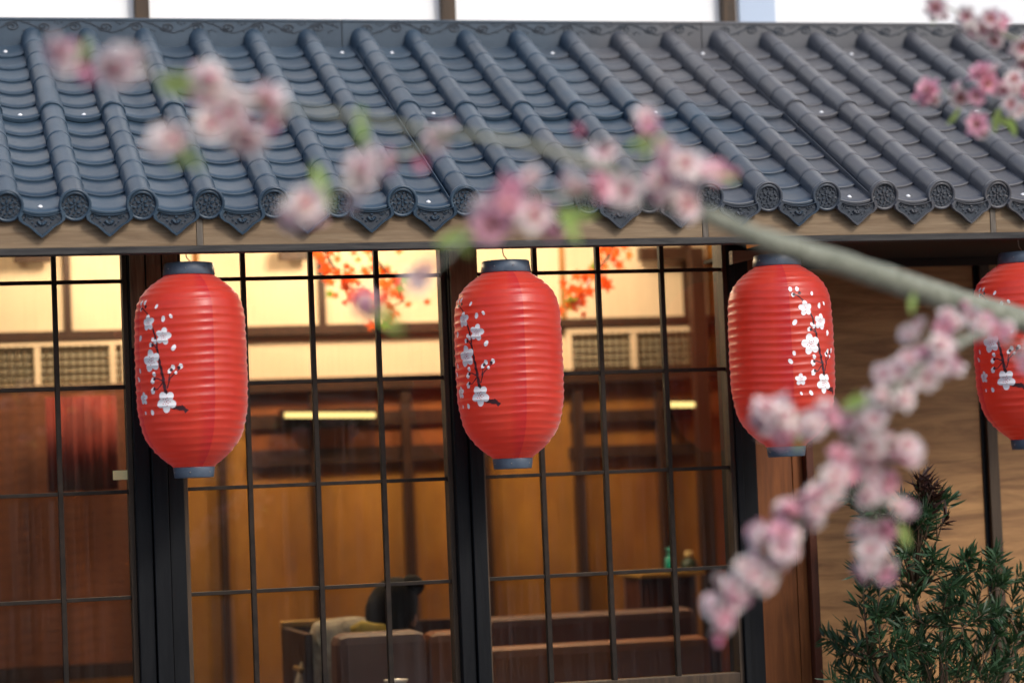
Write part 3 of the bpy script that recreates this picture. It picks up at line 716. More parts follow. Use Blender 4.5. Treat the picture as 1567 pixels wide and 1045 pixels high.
# the diner ------------------------------------------------------
def skin_chain(name, nodes, edges, mt, parent, sub=2):
    me = bpy.data.meshes.new(name); me.from_pydata([n[0] for n in nodes], edges, []); me.materials.append(mt)
    o = ob(name, me, parent); sk = o.modifiers.new('skin', 'SKIN'); sk.use_smooth_shade = True
    ss = o.modifiers.new('sub', 'SUBSURF'); ss.levels = sub; ss.render_levels = sub
    for v, n in zip(me.skin_vertices[0].data, nodes): v.radius = (n[1], n[2] if len(n) > 2 else n[1])
    me.skin_vertices[0].data[0].use_root = True
    return o
hp = P(600, 932, 1.55)                      # centre of the head
person = empty('person', (hp.x, 1.55, hp.z-.75)); tag(person, 'seated person with dark tied up hair and grey yellow top behind the middle window', 'person')
M['skin'] = mat('skin', (.5, .29, .2), .5); M['hair'] = varmat('black_hair', (.008, .006, .005), (.006, .005, .004), 60, .8, .3, (1, 1, .2), .15)
M['top'] = varmat('grey_patterned_top', (.62, .55, .42), (.22, .19, .15), 28, .8, .1)
M['yellow'] = mat('yellow_scarf', (.55, .40, .06), .8)
H0 = Vector((0, 0, .75))
nodes = [((-.08, .05, .05), .13, .10), ((-.09, .03, .22), .125, .09), ((-.10, .02, .48), .15, .11), ((-.13, .02, .645), .115, .10), ((-.07, .0, .70), .055, .05), ((-.03, .0, .70), .045),
         ((-.21, .02, .67), .07), ((-.32, .06, .30), .042), ((-.24, .25, .20), .032), ((-.18, .31, .20), .03),
         ((.08, 0, .58), .055), ((.16, .07, .32), .042), ((.10, .25, .22), .032), ((.06, .31, .22), .03),
         ((-.16, .2, .0), .075), ((-.17, .42, .0), .055), ((0.02, .2, .0), .075), ((.03, .42, .0), .055), ((-.17, .44, -.38), .04), ((.03, .44, -.38), .04)]
skin_chain('body', nodes, [(0,1),(1,2),(2,3),(3,4),(4,5),(3,6),(6,7),(7,8),(8,9),(3,10),(10,11),(11,12),(12,13),(0,14),(14,15),(0,16),(16,17),(15,18),(17,19)], M['top'], person)
b = MB()
def ell(b, c, r, seg=16, rings=10, mi=0, rot=None):
    vs = []; 
    for i in range(rings+1):
        t = math.pi*i/rings
        for k in range(seg):
            a = 2*math.pi*k/seg; v = Vector((r[0]*math.sin(t)*math.cos(a), r[1]*math.sin(t)*math.sin(a), r[2]*math.cos(t)))
            if rot: v = rot @ v
            vs.append(Vector(c)+v)
    b.add(vs, [(i*seg+k, i*seg+(k+1) % seg, (i+1)*seg+(k+1) % seg, (i+1)*seg+k) for i in range(rings) for k in range(seg)], mi)
rt = Matrix.Rotation(R(28), 3, 'Y')
ell(b, H0+Vector((.0, .012, -.004)), (.068, .082, .092), rot=rt); ell(b, H0+Vector((.03, .09, -.02)), (.012, .016, .014), 10, 6)
ell(b, H0+Vector((.066, .0, -.03)), (.01, .016, .026), 10, 6)
b.build('head', M['skin'], person, True)
b = MB(); ell(b, H0+Vector((-.004, -.012, .006)), (.078, .088, .098), rot=rt); ell(b, H0+Vector((.058, -.03, .07)), (.040, .038, .034)); ell(b, H0+Vector((-.05, -.02, -.045)), (.03, .05, .05))
b.build('hair', M['hair'], person, True)
b = MB(); b.tube([H0+Vector(v) for v in ((-.15, -.11, -.05), (-.12, -.125, -.045), (-.09, -.13, -.05), (-.06, -.125, -.055), (-.045, -.115, -.075))], [.012, .024, .02, .022, .012], 8)
b.build('scarf', M['yellow'], person, True)
for sx, bx in ((-1, Vector((-.18, .31, .20))), (1, Vector((.06, .31, .22)))):
    b = MB(); ell(b, bx+Vector((0, .035, 0)), (.038, .045, .016), 12, 8)
    for k in range(4):
        x = -.027+k*.018; ln = (.05, .06, .056, .044)[k]
        b.tube([bx+Vector((x, .06, 0)), bx+Vector((x*1.1, .085+ln*.4, -.004)), bx+Vector((x*1.15, .08+ln, -.02))], [.0095, .0088, .007], 8)
    b.tube([bx+Vector((-sx*.03, .02, 0)), bx+Vector((-sx*.055, .045, -.003)), bx+Vector((-sx*.058, .075, -.01))], [.012, .0105, .008], 8)
    b.build('hand', M['skin'], person, True)

# red maple sprays hanging in the room --------------------------------
M['maple'] = leaf_mat('red_silk_leaf', (.70, .06, .02), (.80, .14, .04), .3); M['maple_g'] = leaf_mat('green_silk_leaf', (.12, .25, .04), (.2, .34, .06))
def spray(pts, Y, nlf, lab, sd_):
    rnd = random.Random(sd_); path = [P(x, y, Y+(.05*i % .12)) for i, (x, y) in enumerate(pts)]
    t = empty('silk_maple_spray', tuple(path[0])); tag(t, lab, 'artificial branch')
    b = MB(); b.tube(path, [.006-.004*i/len(path) for i in range(len(path))], 6); place(b.build('stem', M['room_dark'], t), t)
    b = MB()
    for k in range(nlf):
        i = rnd.randrange(len(path)-1); p = path[i].lerp(path[i+1], rnd.random()) + Vector((rnd.gauss(0, .036), rnd.gauss(0, .05), rnd.gauss(0, .03)))
        rot = Matrix.Rotation(rnd.uniform(0, 6.3), 3, 'Y') @ Matrix.Rotation(rnd.uniform(-.7, .7), 3, 'X'); r = rnd.uniform(.016, .030); vs = [p]; 
        for q in range(10): rr = r if q % 2 == 0 else r*.42; vs.append(p+rot @ Vector((rr*math.cos(q*.628), 0, rr*math.sin(q*.628))))
        b.add(vs, [(0, q+1, (q+1) % 10+1) for q in range(10)], 1 if rnd.random() < .14 else 0)
    o = place(b.build('leaves', [M['maple'], M['maple_g']], t), t); o['kind'] = 'stuff'
spray([(494, 372), (505, 400), (520, 425), (540, 445), (548, 455)], 2.1, 44, 'red silk maple spray hanging at the upper left of the middle window', 1)
spray([(565, 370), (575, 398), (600, 425), (618, 460), (590, 475)], 2.15, 44, 'red silk maple spray hanging in the centre of the middle window', 2)
spray([(940, 370), (930, 395), (905, 425), (890, 450), (866, 472)], 2.1, 50, 'red and green silk maple spray hanging in the right window', 3)

# ------------------------------------------------------------------ lanterns
LRAD = .1375; LH = .470
PF = [(0, .43), (.025, .56), (.05, .68), (.078, .78), (.115, .885), (.16, .95), (.22, .98), (.28, .992), (.40, 1.0), (.55, 1.0), (.64, .993), (.70, .98), (.76, .95), (.82, .895), (.87, .82), (.92, .69), (.96, .54), (.985, .43), (1, .375)]
def base_r(t):
    for (a, ra), (c, rc) in zip(PF[:-1], PF[1:]):
        if t <= c: return (ra+(rc-ra)*(t-a)/(c-a))*LRAD
    return PF[-1][1]*LRAD
# arc length table so that the wire rings are evenly spaced along the cloth
_N = 400; _arc = [0]
for i in range(_N):
    t0, t1 = i/_N, (i+1)/_N; _arc.append(_arc[-1]+math.hypot((t1-t0)*LH, base_r(t1)-base_r(t0)))
NRIB = 27
def ribphase(t):
    x = t*_N; i = min(int(x), _N-1); return (_arc[i]+(_arc[i+1]-_arc[i])*(x-i))/_arc[-1]*NRIB
def lr(t, ang=0):
    ph = ribphase(t)+.10*math.sin(ang*2+1)+.05*math.sin(ang*5); f = ph-math.floor(ph)
    s = 1-abs(2*f-1)                     # 0 at the ring, 1 halfway
    return base_r(t)*(1+.004*math.sin(ang*3+t*5)) - .0027*(s*(2-s))*(.75+.25*math.sin(ang*4+ph*1.7))
def lantern_mesh():
    b = MB(); nt_ = NRIB*7; na = 120
    for i in range(nt_+1):
        t = i/nt_
        for k in range(na):
            a = 2*math.pi*k/na; r = lr(t, a); b.v.append((r*math.cos(a), r*math.sin(a), -t*LH))
    b.f = [(i*na+k, i*na+(k+1) % na, (i+1)*na+(k+1) % na, (i+1)*na+k) for i in range(nt_) for k in range(na)]; b.m = [0]*len(b.f)
    return b.mesh('lantern_cloth', M['paper'], True)
me_body = lantern_mesh()
def onl(a, t, off=.0009):
    """printed point: a = angle in degrees (0 faces -Y, + to the right), t = 0..1 down the cloth"""
    an = R(a-90); r = lr(min(max(t, 0), 1), an % (2*math.pi))+off; return (r*math.cos(an), r*math.sin(an), -t*LH)
KA = 180/math.pi/LRAD      # degrees per metre round the waist
def disc_print(b, a, t, rx, rz, rot=0, mi=0, off=.0009, shape=None, rings=5, seg=18):
    vs = [onl(a, t, off)]; c, s = math.cos(rot), math.sin(rot)
    for i in range(1, rings+1):
        for k in range(seg):
            th = 2*math.pi*k/seg; q = shape(th) if shape else 1
            x = rx*q*math.cos(th)*i/rings; z = rz*q*math.sin(th)*i/rings
            X = x*c-z*s; Z = x*s+z*c; vs.append(onl(a+X*KA, t-Z/LH, off))
    fs = [(0, 1+k, 1+(k+1) % seg) for k in range(seg)] + [(1+(i-1)*seg+k, 1+i*seg+k, 1+i*seg+(k+1) % seg, 1+(i-1)*seg+(k+1) % seg) for i in range(1, rings) for k in range(seg)]
    b.add(vs, fs, mi)
def strip_print(b, pts, wid, mi=0, off=.0007):
    P2 = []
    for (a0, t0), (a1, t1) in zip(pts[:-1], pts[1:]):
        n = max(2, int(math.hypot((a1-a0)/KA, (t1-t0)*LH)/.003))
        P2 += [(frac(a0, a1, k/n), frac(t0, t1, k/n)) for k in range(n)]
    P2.append(pts[-1]); n = len(P2); vs = []
    for i, (a, t) in enumerate(P2):
        a0, t0 = P2[max(i-1, 0)]; a1, t1 = P2[min(i+1, n-1)]; dx = (a1-a0)/KA; dz = -(t1-t0)*LH; l_ = math.hypot(dx, dz) or 1
        nx, nz = -dz/l_, dx/l_; ww = frac(wid[0], wid[1], i/(n-1))/2*(1+.15*math.sin(i*1.3))
        for s_ in (-1, 0, 1): vs.append(onl(a+nx*ww*s_*KA, t-nz*ww*s_/LH, off))
    b.add(vs, [(3*i+j, 3*i+j+1, 3*i+4+j, 3*i+3+j) for i in range(n-1) for j in (0, 1)], mi)
def blossom_print(a, t, r, rot, squash=1.0):
    b = MB()
    for k in range(5):
        th = rot+k*2*math.pi/5; x, z = .58*r*math.cos(th), .58*r*math.sin(th)
        disc_print(b, a+x*KA, t-z/LH, .46*r, .385*r, th, 0, .0010+.00004*k)
    disc_print(b, a, t, .3*r, .3*r, 0, 0, .0009)
    for k in range(10):
        th = rot+.3+k*2*math.pi/10; l1 = r*(.22 if k % 2 else .38)
        disc_print(b, a+l1*math.cos(th)*KA, t-l1*math.sin(th)/LH, .045*r+.0002, .045*r+.0002, 0, 1, .0014, None, 2, 8)
    disc_print(b, a, t, .07*r, .07*r, 0, 1, .0014, None, 2, 8)
    return b
prints = []
# angles / heights read with the branch turned to face the viewer; 0 is the big blossom's own meridian
FL = [(29.5, .257, .0195, .4), (49, .331, .0210, .1), (33.5, .453, .0270, .5), (50.5, .666, .0260, .9), (19.5, .643, .0155, .3)]
for a, t, r, ro in FL: prints.append(('printed_blossom', blossom_print(a, t, r, ro), [M['print_white'], M['print_red']]))
b = MB()
strip_print(b, [(14, .172), (21, .185), (27, .21), (31, .25)], (.0026, .0035))
strip_print(b, [(31, .24), (38, .31), (41, .38), (44, .46), (48, .55), (50, .61), (54, .69), (64, .70), (70, .705)], (.0035, .0105))
strip_print(b, [(41, .39), (36, .372)], (.003, .002)); strip_print(b, [(48, .56), (41, .545), (37, .545)], (.003, .002)); strip_print(b, [(47, .57), (41, .60), (36, .60)], (.003, .002))
strip_print(b, [(52, .60), (56, .545), (66, .50)], (.003, .002)); strip_print(b, [(54, .56), (56, .51)], (.003, .002)); strip_print(b, [(66, .69), (72, .72)], (.007, .010))
for (a, t) in ((17, .180), (24, .172), (35, .373), (37, .547), (37, .598), (57, .505), (65, .495)):
    disc_print(b, a, t, .0042, .0042, 0, 0, .0012)
prints.append(('printed_branch', b, [M['print_dark']]))
b = MB()
for (a, t, r) in ((13.5, .150, .0066), (16, .182, .0060), (21.5, .150, .0064), (32.5, .371, .0062), (36, .345, .0056), (39, .357, .0058), (35, .555, .0082), (37, .522, .0064), (35, .607, .0085), (55.5, .510, .0066), (59, .492, .0066), (67, .488, .0066), (62, .52, .0045)):
    disc_print(b, a, t, r*.8, r, random.uniform(-.5, .5), 0, .0011, lambda th: 1-.08*math.cos(5*th))
prints.append(('printed_buds', b, [M['print_white']]))
b = MB()
for (a, t, r, ro) in ((40, .178, .0062, -.5), (58, .232, .0058, .6), (49, .245, .0078, -.2), (15.5, .335, .0085, -.6), (60, .395, .0080, -.5), (13.5, .502, .0066, .2), (9.5, .545, .0078, .7), (32, .72, .0078, .6), (20, .72, .0050, .5)):
    disc_print(b, a, t, r*1.0, r*.66, ro+1.57, 0, .0011, lambda th: 1+.18*math.cos(th))
prints.append(('printed_petals', b, [M['print_white']]))
print_meshes = [(n, b_.mesh(n, mt)) for n, b_, mt in prints]
# caps
b = MB(); b.lathe([(.0555, .0), (.0625, -.001), (.0640, .001), (.0600, .028), (.0585, .0295), (.0560, .0290), (.0545, .001)], 40)
for k in range(8):
    a = k*math.pi/4+.35; T = Matrix.Rotation(a, 4, 'Z') @ Matrix.Translation((.0622, 0, .014)) @ Matrix.Rotation(R(90), 4, 'Y'); b.lathe([(.0001, .0016), (.0016, .001), (.0017, -.001)], 6, 1, T)
b.box(-.057, .057, -.004, .004, .012, .015)
me_tcap = b.mesh('top_cap', [M['cap'], M['metal']], False)
b = MB(); b.lathe([(.0475, .002), (.0500, .0015), (.0510, -.001), (.0480, -.024), (.0465, -.0255), (.0440, -.025), (.0440, .001)], 40)
for k in range(6):
    a = k*math.pi/3+.2; T = Matrix.Rotation(a, 4, 'Z') @ Matrix.Translation((.0496, 0, -.012)) @ Matrix.Rotation(R(90), 4, 'Y'); b.lathe([(.0001, .0016), (.0016, .001), (.0017, -.001)], 6, 1, T)
me_bcap = b.mesh('bottom_cap', [M['cap'], M['metal']], False)
b = MB(); b.tube([(0, 0, -.002), (0, 0, -LH+.002)], .0012, 5); b.tube([(-.04, 0, -.01), (0, 0, -.002), (.04, 0, -.01)], .0012, 5)
me_in = b.mesh('inner_wire', M['metal'])
for me_ in (me_tcap, me_bcap):
    for p in me_.polygons: p.use_smooth = len(p.vertices) == 4 and p.area < 4e-4
def lantern(px, pyt, Y, rot, tilt, label, hook=1):
    """px,pyt: centre of the upper rim of the cloth in the photograph; the lantern hangs at depth Y"""
    p = P(px, pyt, Y); t = empty('paper_lantern', tuple(p)); tag(t, label, 'lantern', 'red lanterns hanging under the eave')
    o = ob('lantern_cloth', me_body, t); o.rotation_euler = (0, 0, R(rot))
    o2 = ob('top_cap', me_tcap, t); o2.rotation_euler = (0, 0, R(rot*2)); o2.location = (0, 0, -.001)
    o3 = ob('bottom_cap', me_bcap, t); o3.location = (0, 0, -LH-.001)
    o4 = ob('inner_wire', me_in, t); o4.rotation_euler = (0, 0, R(rot+40))
    for n, m_ in print_meshes:
        q_ = ob(n, m_, t); q_.rotation_euler = (0, 0, R(rot))
        if n in ('printed_buds', 'printed_petals'): q_['kind'] = 'stuff'
    b = MB(); h = -.060-p.z
    ring = [(.006*math.sin(a), 0, .022+.007*math.cos(a)) for a in [k*.63 for k in range(11)]]
    b.tube(ring, .0011, 5, 1)
    b.tube([(0, 0, .026), (.004, .001, .034), (-.005, 0, .044), (-.010, 0, h*.7+.01), (-.012, 0, h-.002)], .0015, 5, 0)
    b.build('hanging_wire', [M['metal'], M['copper']], t, True)
    t.rotation_euler = (R(tilt[0]), R(tilt[1]), 0)
    return t
LY = .10
lantern(289, 421, LY, -85, (0, .4), 'leftmost red lantern, glowing orange, with the printed plum branch on its left side')
lantern(774, 417, LY, -98.5, (0, .2), 'second red lantern from the left, hanging before the narrow black post between the windows')
lantern(1189, 407, LY, -20.5, (0, -.3), 'third red lantern, printed plum branch on its right side, in front of the orange panel')
lantern(1563, 403, LY, -100, (0, .2), 'rightmost red lantern, cut by the picture edge and crossed by the thick branch')

# ------------------------------------------------------------------ shrub at lower right
rnd = random.Random(11)
shrub = empty('podocarpus_shrub', tuple(P(1440, 1300, .12))); tag(shrub, 'dark green narrow leaved shrub growing in front of the oak plank wall at lower right', 'shrub')
st = MB(); lf = MB()
def leafblade(p, d, l_, w_, mi):
    d = d.normalized(); s_ = d.cross(Vector((rnd.uniform(-1, 1), rnd.uniform(-1, 1), rnd.uniform(-1, 1)))).normalized(); nrm = d.cross(s_)
    c1 = p+d*l_*.35+nrm*l_*.03; c2 = p+d*l_*.72+nrm*l_*.02; e = p+d*l_-nrm*l_*.04
    lf.add([p, c1+s_*w_, c1-s_*w_, c2+s_*w_*.8, c2-s_*w_*.8, e], [(0, 1, 2), (1, 3, 4, 2), (3, 5, 4)], mi)
def tuft(tip, base_, n, mi=0, size=1.0):
    ax = (tip-base_); l_ = ax.length; ax.normalize()
    for k in range(n):
        t = rnd.random()**.7; p = base_.lerp(tip, .25+.75*t); a = rnd.uniform(0, 6.283)
        side = ax.cross(Vector((math.cos(a), math.sin(a), .3))).normalized(); d = ax*rnd.uniform(.35, 1.1)+side*rnd.uniform(.5, 1.0)
        leafblade(p, d, rnd.uniform(.024, .060)*size, rnd.uniform(.0022, .0042)*size, mi)
root = P(1445, 1290, .18)
tufts = [(1322, 755, 0), (1345, 775, 0), (1415, 745, 1), (1435, 770, 0), (1410, 770, 0), (1395, 790, 0), (1330, 880, 0), (1405, 735, 1), (1425, 765, 1), (1385, 775, 0), (1312, 765, 0), (1330, 790, 0), (1400, 810, 0), (1418, 790, 0), (1372, 820, 0), (1400, 850, 0), (1432, 848, 0), (1378, 868, 0), (1350, 905, 0), (1325, 900, 0), (1350, 935, 0),
         (1390, 905, 0), (1420, 900, 0), (1490, 850, 0), (1520, 855, 0), (1470, 880, 0), (1505, 895, 0), (1455, 905, 0), (1540, 880, 0), (1270, 975, 0), (1290, 990, 0), (1320, 975, 0), (1345, 970, 0), (1370, 960, 0), (1395, 945, 0), (1425, 940, 0), (1460, 940, 0),
         (1490, 930, 0), (1520, 935, 0), (1550, 915, 0), (1565, 945, 0), (1400, 985, 0), (1440, 985, 0), (1480, 980, 0), (1510, 985, 0), (1545, 985, 0), (1330, 1015, 0), (1300, 1025, 0), (1360, 1020, 0), (1390, 1030, 0), (1430, 1030, 0), (1470, 1020, 0),
         (1515, 1025, 0), (1555, 1020, 0), (1350, 1050, 0), (1310, 1060, 0), (1590, 900, 0), (1600, 980, 0), (1585, 1040, 0), (1360, 790, 0), (1440, 870, 0), (1500, 955, 0), (1340, 860, 0),
         (1300, 960, 0), (1335, 945, 0), (1380, 985, 0), (1415, 1010, 0), (1455, 1000, 0), (1495, 1005, 0), (1535, 955, 0), (1555, 985, 0), (1535, 1010, 0), (1410, 960, 0), (1445, 925, 0), (1475, 905, 0), (1365, 930, 0), (1275, 1040, 0), (1340, 1040, 0)]
mains = [P(1400, 900, .18), P(1330, 1010, .12), P(1440, 960, .1), P(1500, 960, .2), P(1560, 980, .15)]
for m_ in mains:
    mid = root.lerp(m_, .5)+Vector((rnd.uniform(-.03, .03), rnd.uniform(-.04, .04), 0))
    st.tube([root, mid, m_], [.012, .008, .005], 6)
for (x, y, r_) in tufts:
    tip = P(x+rnd.uniform(-5, 5), y+rnd.uniform(-4, 4), rnd.uniform(.0, .3)); m_ = min(mains, key=lambda q: (q-tip).length+.6*max(0, q.z-tip.z)); 
    bs = m_.lerp(tip, .1) if m_.z < tip.z else root.lerp(m_, .5)
    kn = bs.lerp(tip, .55)+Vector((rnd.uniform(-.02, .02), rnd.uniform(-.02, .02), -.01)); st.tube([bs, kn, tip], [.0035, .0025, .0012], 5)
    b0 = tip+(kn-tip).normalized()*.075; tuft(tip+(tip-kn).normalized()*.012, b0, 46 if y < 870 else 28, r_, 1.15 if y < 870 else 1.0)
    for q in range(2):
        t2 = tip+Vector((rnd.uniform(-.06, .06), rnd.uniform(-.05, .05), rnd.uniform(-.06, .015))); st.tube([kn, t2], [.002, .001], 5); tuft(t2, t2+(kn-t2).normalized()*.06, 22, r_)
place(st.build('stems', M['shrub_stem'], shrub, True), shrub)
o = place(lf.build('foliage', [M['shrub_leaf'], M['shrub_leaf_red']], shrub), shrub); o['kind'] = 'stuff'

# ------------------------------------------------------------------ blossoming branches in front
def blossom_mesh(seed, open_=1.0, deep=False):
    r = random.Random(seed); b = MB()
    def petal(az, tilt, l_, w_, z0, mi):
        ca, sa = math.cos(az), math.sin(az); n = 5; vs = []; tw = r.uniform(-.3, .3)
        for i in range(n+1):
            u = i/n; ht = math.sin(tilt)*l_*u; rad = .0015+math.cos(tilt)*l_*u; curl = -.35*l_*u*u*open_+.25*l_*u
            ww = w_*math.sin(math.pi*min(.93, .12+u*.83))**.7
            for s_ in (-1, -.4, .4, 1):
                x = rad; y = s_*ww*.5; z = z0+ht+curl+abs(s_)**2*w_*.22+tw*y+r.uniform(-.0006, .0006)
                vs.append((x*ca-y*sa, x*sa+y*ca, z))
        b.add(vs, [(i*4+k, i*4+k+1, i*4+k+5, i*4+k+4) for i in range(n) for k in range(3)], mi)
    o1, o2 = (1, 1) if deep else (0, 0)
    for k in range(6): petal(k*1.047+r.uniform(-.15, .15), r.uniform(.15, .45), .021*r.uniform(.9, 1.1), .017, 0, o1)
    for k in range(6): petal(k*1.047+.5+r.uniform(-.2, .2), r.uniform(.5, .85), .018*r.uniform(.9, 1.1), .015, .001, o2)
    for k in range(5): petal(k*1.257+r.uniform(-.3, .3), r.uniform(.9, 1.25), .013, .010, .002, 1)
    for k in range(12):
        a = r.uniform(0, 6.28); t = r.uniform(0, .5); d = Vector((math.sin(t)*math.cos(a), math.sin(t)*math.sin(a), math.cos(t)))
        b.tube([(0, 0, .002), d*.010], .0004, 3, 2, False); c = d*.0105; b.box(c.x-.0008, c.x+.0008, c.y-.0008, c.y+.0008, c.z-.0008, c.z+.0008, 2)
    b.lathe([(.0008, -.010), (.0035, -.006), (.004, -.001), (.0025, .001)], 8, 3)
    return b.mesh('blossom', [M['petal'], M['petal2'], M['stamen'], M['calyx']], True)
BL = [blossom_mesh(s_, o_, d_) for s_, o_, d_ in ((1, 1, False), (2, .7, False), (3, 1.2, False), (4, .6, True))]
def bud_mesh():
    b = MB(); b.lathe([(.0005, -.008), (.004, -.004), (.0065, .002), (.006, .008), (.0025, .013), (.0003, .0145)], 10, 0); b.lathe([(.001, -.010), (.0045, -.005), (.0062, -.001), (.0060, .001)], 10, 1)
    return b.mesh('bud', [M['petal2'], M['calyx']], True)
BUD = bud_mesh()
def yleaf_mesh():
    b = MB(); n = 6; vs = []
    for i in range(n+1):
        u = i/n; w_ = .0075*math.sin(math.pi*(.04+.93*u))**.8
        for s_ in (-1, 0, 1): vs.append((s_*w_, .045*u, abs(s_)*w_*.35-.012*u*u))
    b.add(vs, [(i*3+k, i*3+k+1, i*3+k+4, i*3+k+3) for i in range(n) for k in (0, 1)]); return b.mesh('leaf', M['young_leaf'], True)
LEAF = yleaf_mesh()
rb = random.Random(5)
def tree(label, paths, blooms, leaves, buds=()):
    base_ = PD(*paths[0][0][:3]); t = empty('blossoming_branch', tuple(base_)); tag(t, label, 'branch')
    ctr = []
    for path in paths:
        pts = [PD(*q[:3]) for q in path]; rad = [q[3] for q in path]
        sp = []; sr_ = []
        for i in range(len(pts)-1):
            p0, p1, p2, p3 = pts[max(i-1, 0)], pts[i], pts[i+1], pts[min(i+2, len(pts)-1)]
            for k in range(6):
                u = k/6; sp.append(.5*((2*p1)+(p2-p0)*u+(2*p0-5*p1+4*p2-p3)*u*u+(3*p1-p0-3*p2+p3)*u**3)+Vector((rb.gauss(0, .0006), 0, rb.gauss(0, .0006)))); sr_.append(frac(rad[i], rad[i+1], u)*(1+rb.uniform(-.05, .05)))
        sp.append(pts[-1]); sr_.append(rad[-1]); ctr += sp
        b = MB(); b.tube(sp, sr_, 10); place(b.build('branch', M['bark'], t, True), t)
    tw = MB()
    def face(o, p, spread, sz):
        c0 = min(ctr, key=lambda q: (q-p).length); away = (p-c0); away = away.normalized() if away.length > 1e-4 else Vector((0, -1, 0))
        d = (away*.9 + (CAM-p).normalized()*.75 + Vector((rb.gauss(0, spread), rb.gauss(0, spread), rb.gauss(0, spread)))).normalized()
        q = d.to_track_quat('Z', 'Y').to_matrix().to_4x4() @ Matrix.Rotation(rb.uniform(0, 6.28), 4, 'Z')
        o.matrix_local = Matrix.Translation(p-base_) @ q @ Matrix.Scale(sz, 4)
        bs = p-d*.009*sz
        if (bs-c0).length > .004: tw.tube([c0, c0.lerp(bs, .5)+Vector((0, 0, .004)), bs], [.0018, .0013, .0011], 5)
    for (x, y, d, sz, kind) in blooms: face(ob('blossom', BL[kind], t), PD(x, y, d), .5, sz)
    for (x, y, d, sz) in buds: face(ob('bud', BUD, t), PD(x, y, d), .5, sz)
    for (x, y, d, sz, dx, dy) in leaves:
        p = PD(x, y, d); q = PD(x+dx, y+dy, d); yv = (q-p).normalized(); zv = ((CAM-p).normalized()+Vector((rb.gauss(0, .3), 0, rb.gauss(0, .3)))); xv = yv.cross(zv).normalized(); zv = xv.cross(yv)
        o = ob('leaf', LEAF, t); o.matrix_local = Matrix.Translation(p-base_) @ Matrix((xv, yv, zv)).transposed().to_4x4() @ Matrix.Scale(sz, 4)
    if tw.v: place(tw.build('flower_stalks', M['bark'], t), t)['kind'] = 'stuff'
    return t
def blob(lst, spec, ks=1.0, kn=1.0):
    """spec: (x, y, dist, count, spread px, size)"""
    for (x, y, d, n, sp, sz) in spec:
        for k in range(int(round(n*kn))):
            lst.append((x+rb.uniform(-sp, sp), y+rb.uniform(-sp, sp), d+rb.uniform(-.03, .03), ks*sz*rb.uniform(.85, 1.2), rb.choice([0, 0, 1, 2, 3, 3])))
A = []
rb.seed(21)
blob(A, [(100, 88, 3.15, 2, 10, .95), (188, 97, 3.15, 3, 9, 1.0), (323, 122, 3.2, 2, 10, 1.0), (345, 172, 3.2, 3, 12, 1.0), (378, 200, 3.2, 2, 8, 1.0), (412, 155, 3.2, 2, 9, .95), (325, 195, 3.2, 1, 6, .9), (255, 220, 3.2, 2, 10, .9),
         (460, 312, 3.25, 3, 14, 1.0), (445, 335, 3.25, 1, 5, .8), (563, 268, 3.3, 3, 14, 1.05), (572, 238, 3.3, 1, 6, .9), (608, 246, 3.3, 1, 6, .75), (530, 305, 3.3, 1, 8, .8), (679, 210, 3.35, 2, 8, .75),
         (745, 330, 3.4, 3, 15, 1.05), (775, 305, 3.4, 3, 15, 1.0), (812, 320, 3.4, 3, 15, 1.0), (820, 275, 3.4, 1, 8, .8), (885, 285, 3.45, 2, 10, .95), (905, 280, 3.45, 1, 8, .9), (948, 292, 3.45, 3, 12, 1.0), (930, 230, 3.5, 2, 9, .9),
         (990, 188, 3.5, 1, 5, .85), (998, 200, 3.5, 1, 6, .7), (1015, 222, 3.5, 1, 6, .8), (1035, 245, 3.5, 3, 12, .95), (1070, 265, 3.55, 2, 12, .95), (1100, 275, 3.55, 1, 8, .8), (1010, 290, 3.5, 2, 10, .9), (1045, 312, 3.55, 3, 14, .9), (840, 345, 3.4, 1, 5, .7)], 1.15, 1.35)

blob(A, [(1495, 500, 4.0, 3, 14, .95), (1455, 492, 3.9, 2, 12, .85), (1400, 505, 3.85, 2, 12, .9), (1535, 515, 4.05, 2, 14, .9), (1565, 545, 4.05, 2, 14, .9), (1450, 545, 3.85, 6, 20, 1.05), (1410, 560, 3.85, 6, 22, 1.05), (1365, 590, 3.8, 7, 24, 1.1),
         (1340, 630, 3.8, 5, 20, 1.05), (1185, 635, 3.75, 5, 16, 1.15), (1165, 645, 3.75, 2, 10, .95), (1200, 660, 3.75, 2, 8, .9), (1245, 650, 3.75, 4, 12, 1.0), (1270, 632, 3.75, 2, 10, .9), (1320, 660, 3.8, 5, 20, 1.0), (1300, 705, 3.8, 7, 22, 1.05), (1345, 690, 3.8, 5, 18, 1.0), (1390, 690, 3.8, 4, 12, 1.0),
         (1265, 745, 3.75, 8, 24, 1.05), (1225, 790, 3.75, 8, 26, 1.05), (1185, 835, 3.7, 8, 24, 1.05), (1155, 870, 3.7, 7, 22, 1.0), (1120, 900, 3.7, 4, 14, .95), (1125, 918, 3.7, 2, 10, .9), (1093, 925, 3.7, 2, 8, .85), (1105, 955, 3.7, 2, 8, .8),
         (1345, 740, 3.8, 3, 12, .95), (1335, 765, 3.8, 3, 12, .95), (1380, 775, 3.8, 2, 8, 1.0), (1320, 805, 3.8, 3, 12, .9), (1350, 812, 3.8, 3, 10, .9), (1335, 845, 3.8, 3, 10, 1.0), (1330, 872, 3.8, 2, 8, 1.0), (1350, 872, 3.8, 2, 8, 1.0)], .80, 1.8)
blob(A, [(562, 462, 3.15, 2, 8, .75), (635, 430, 3.15, 2, 9, .8)])
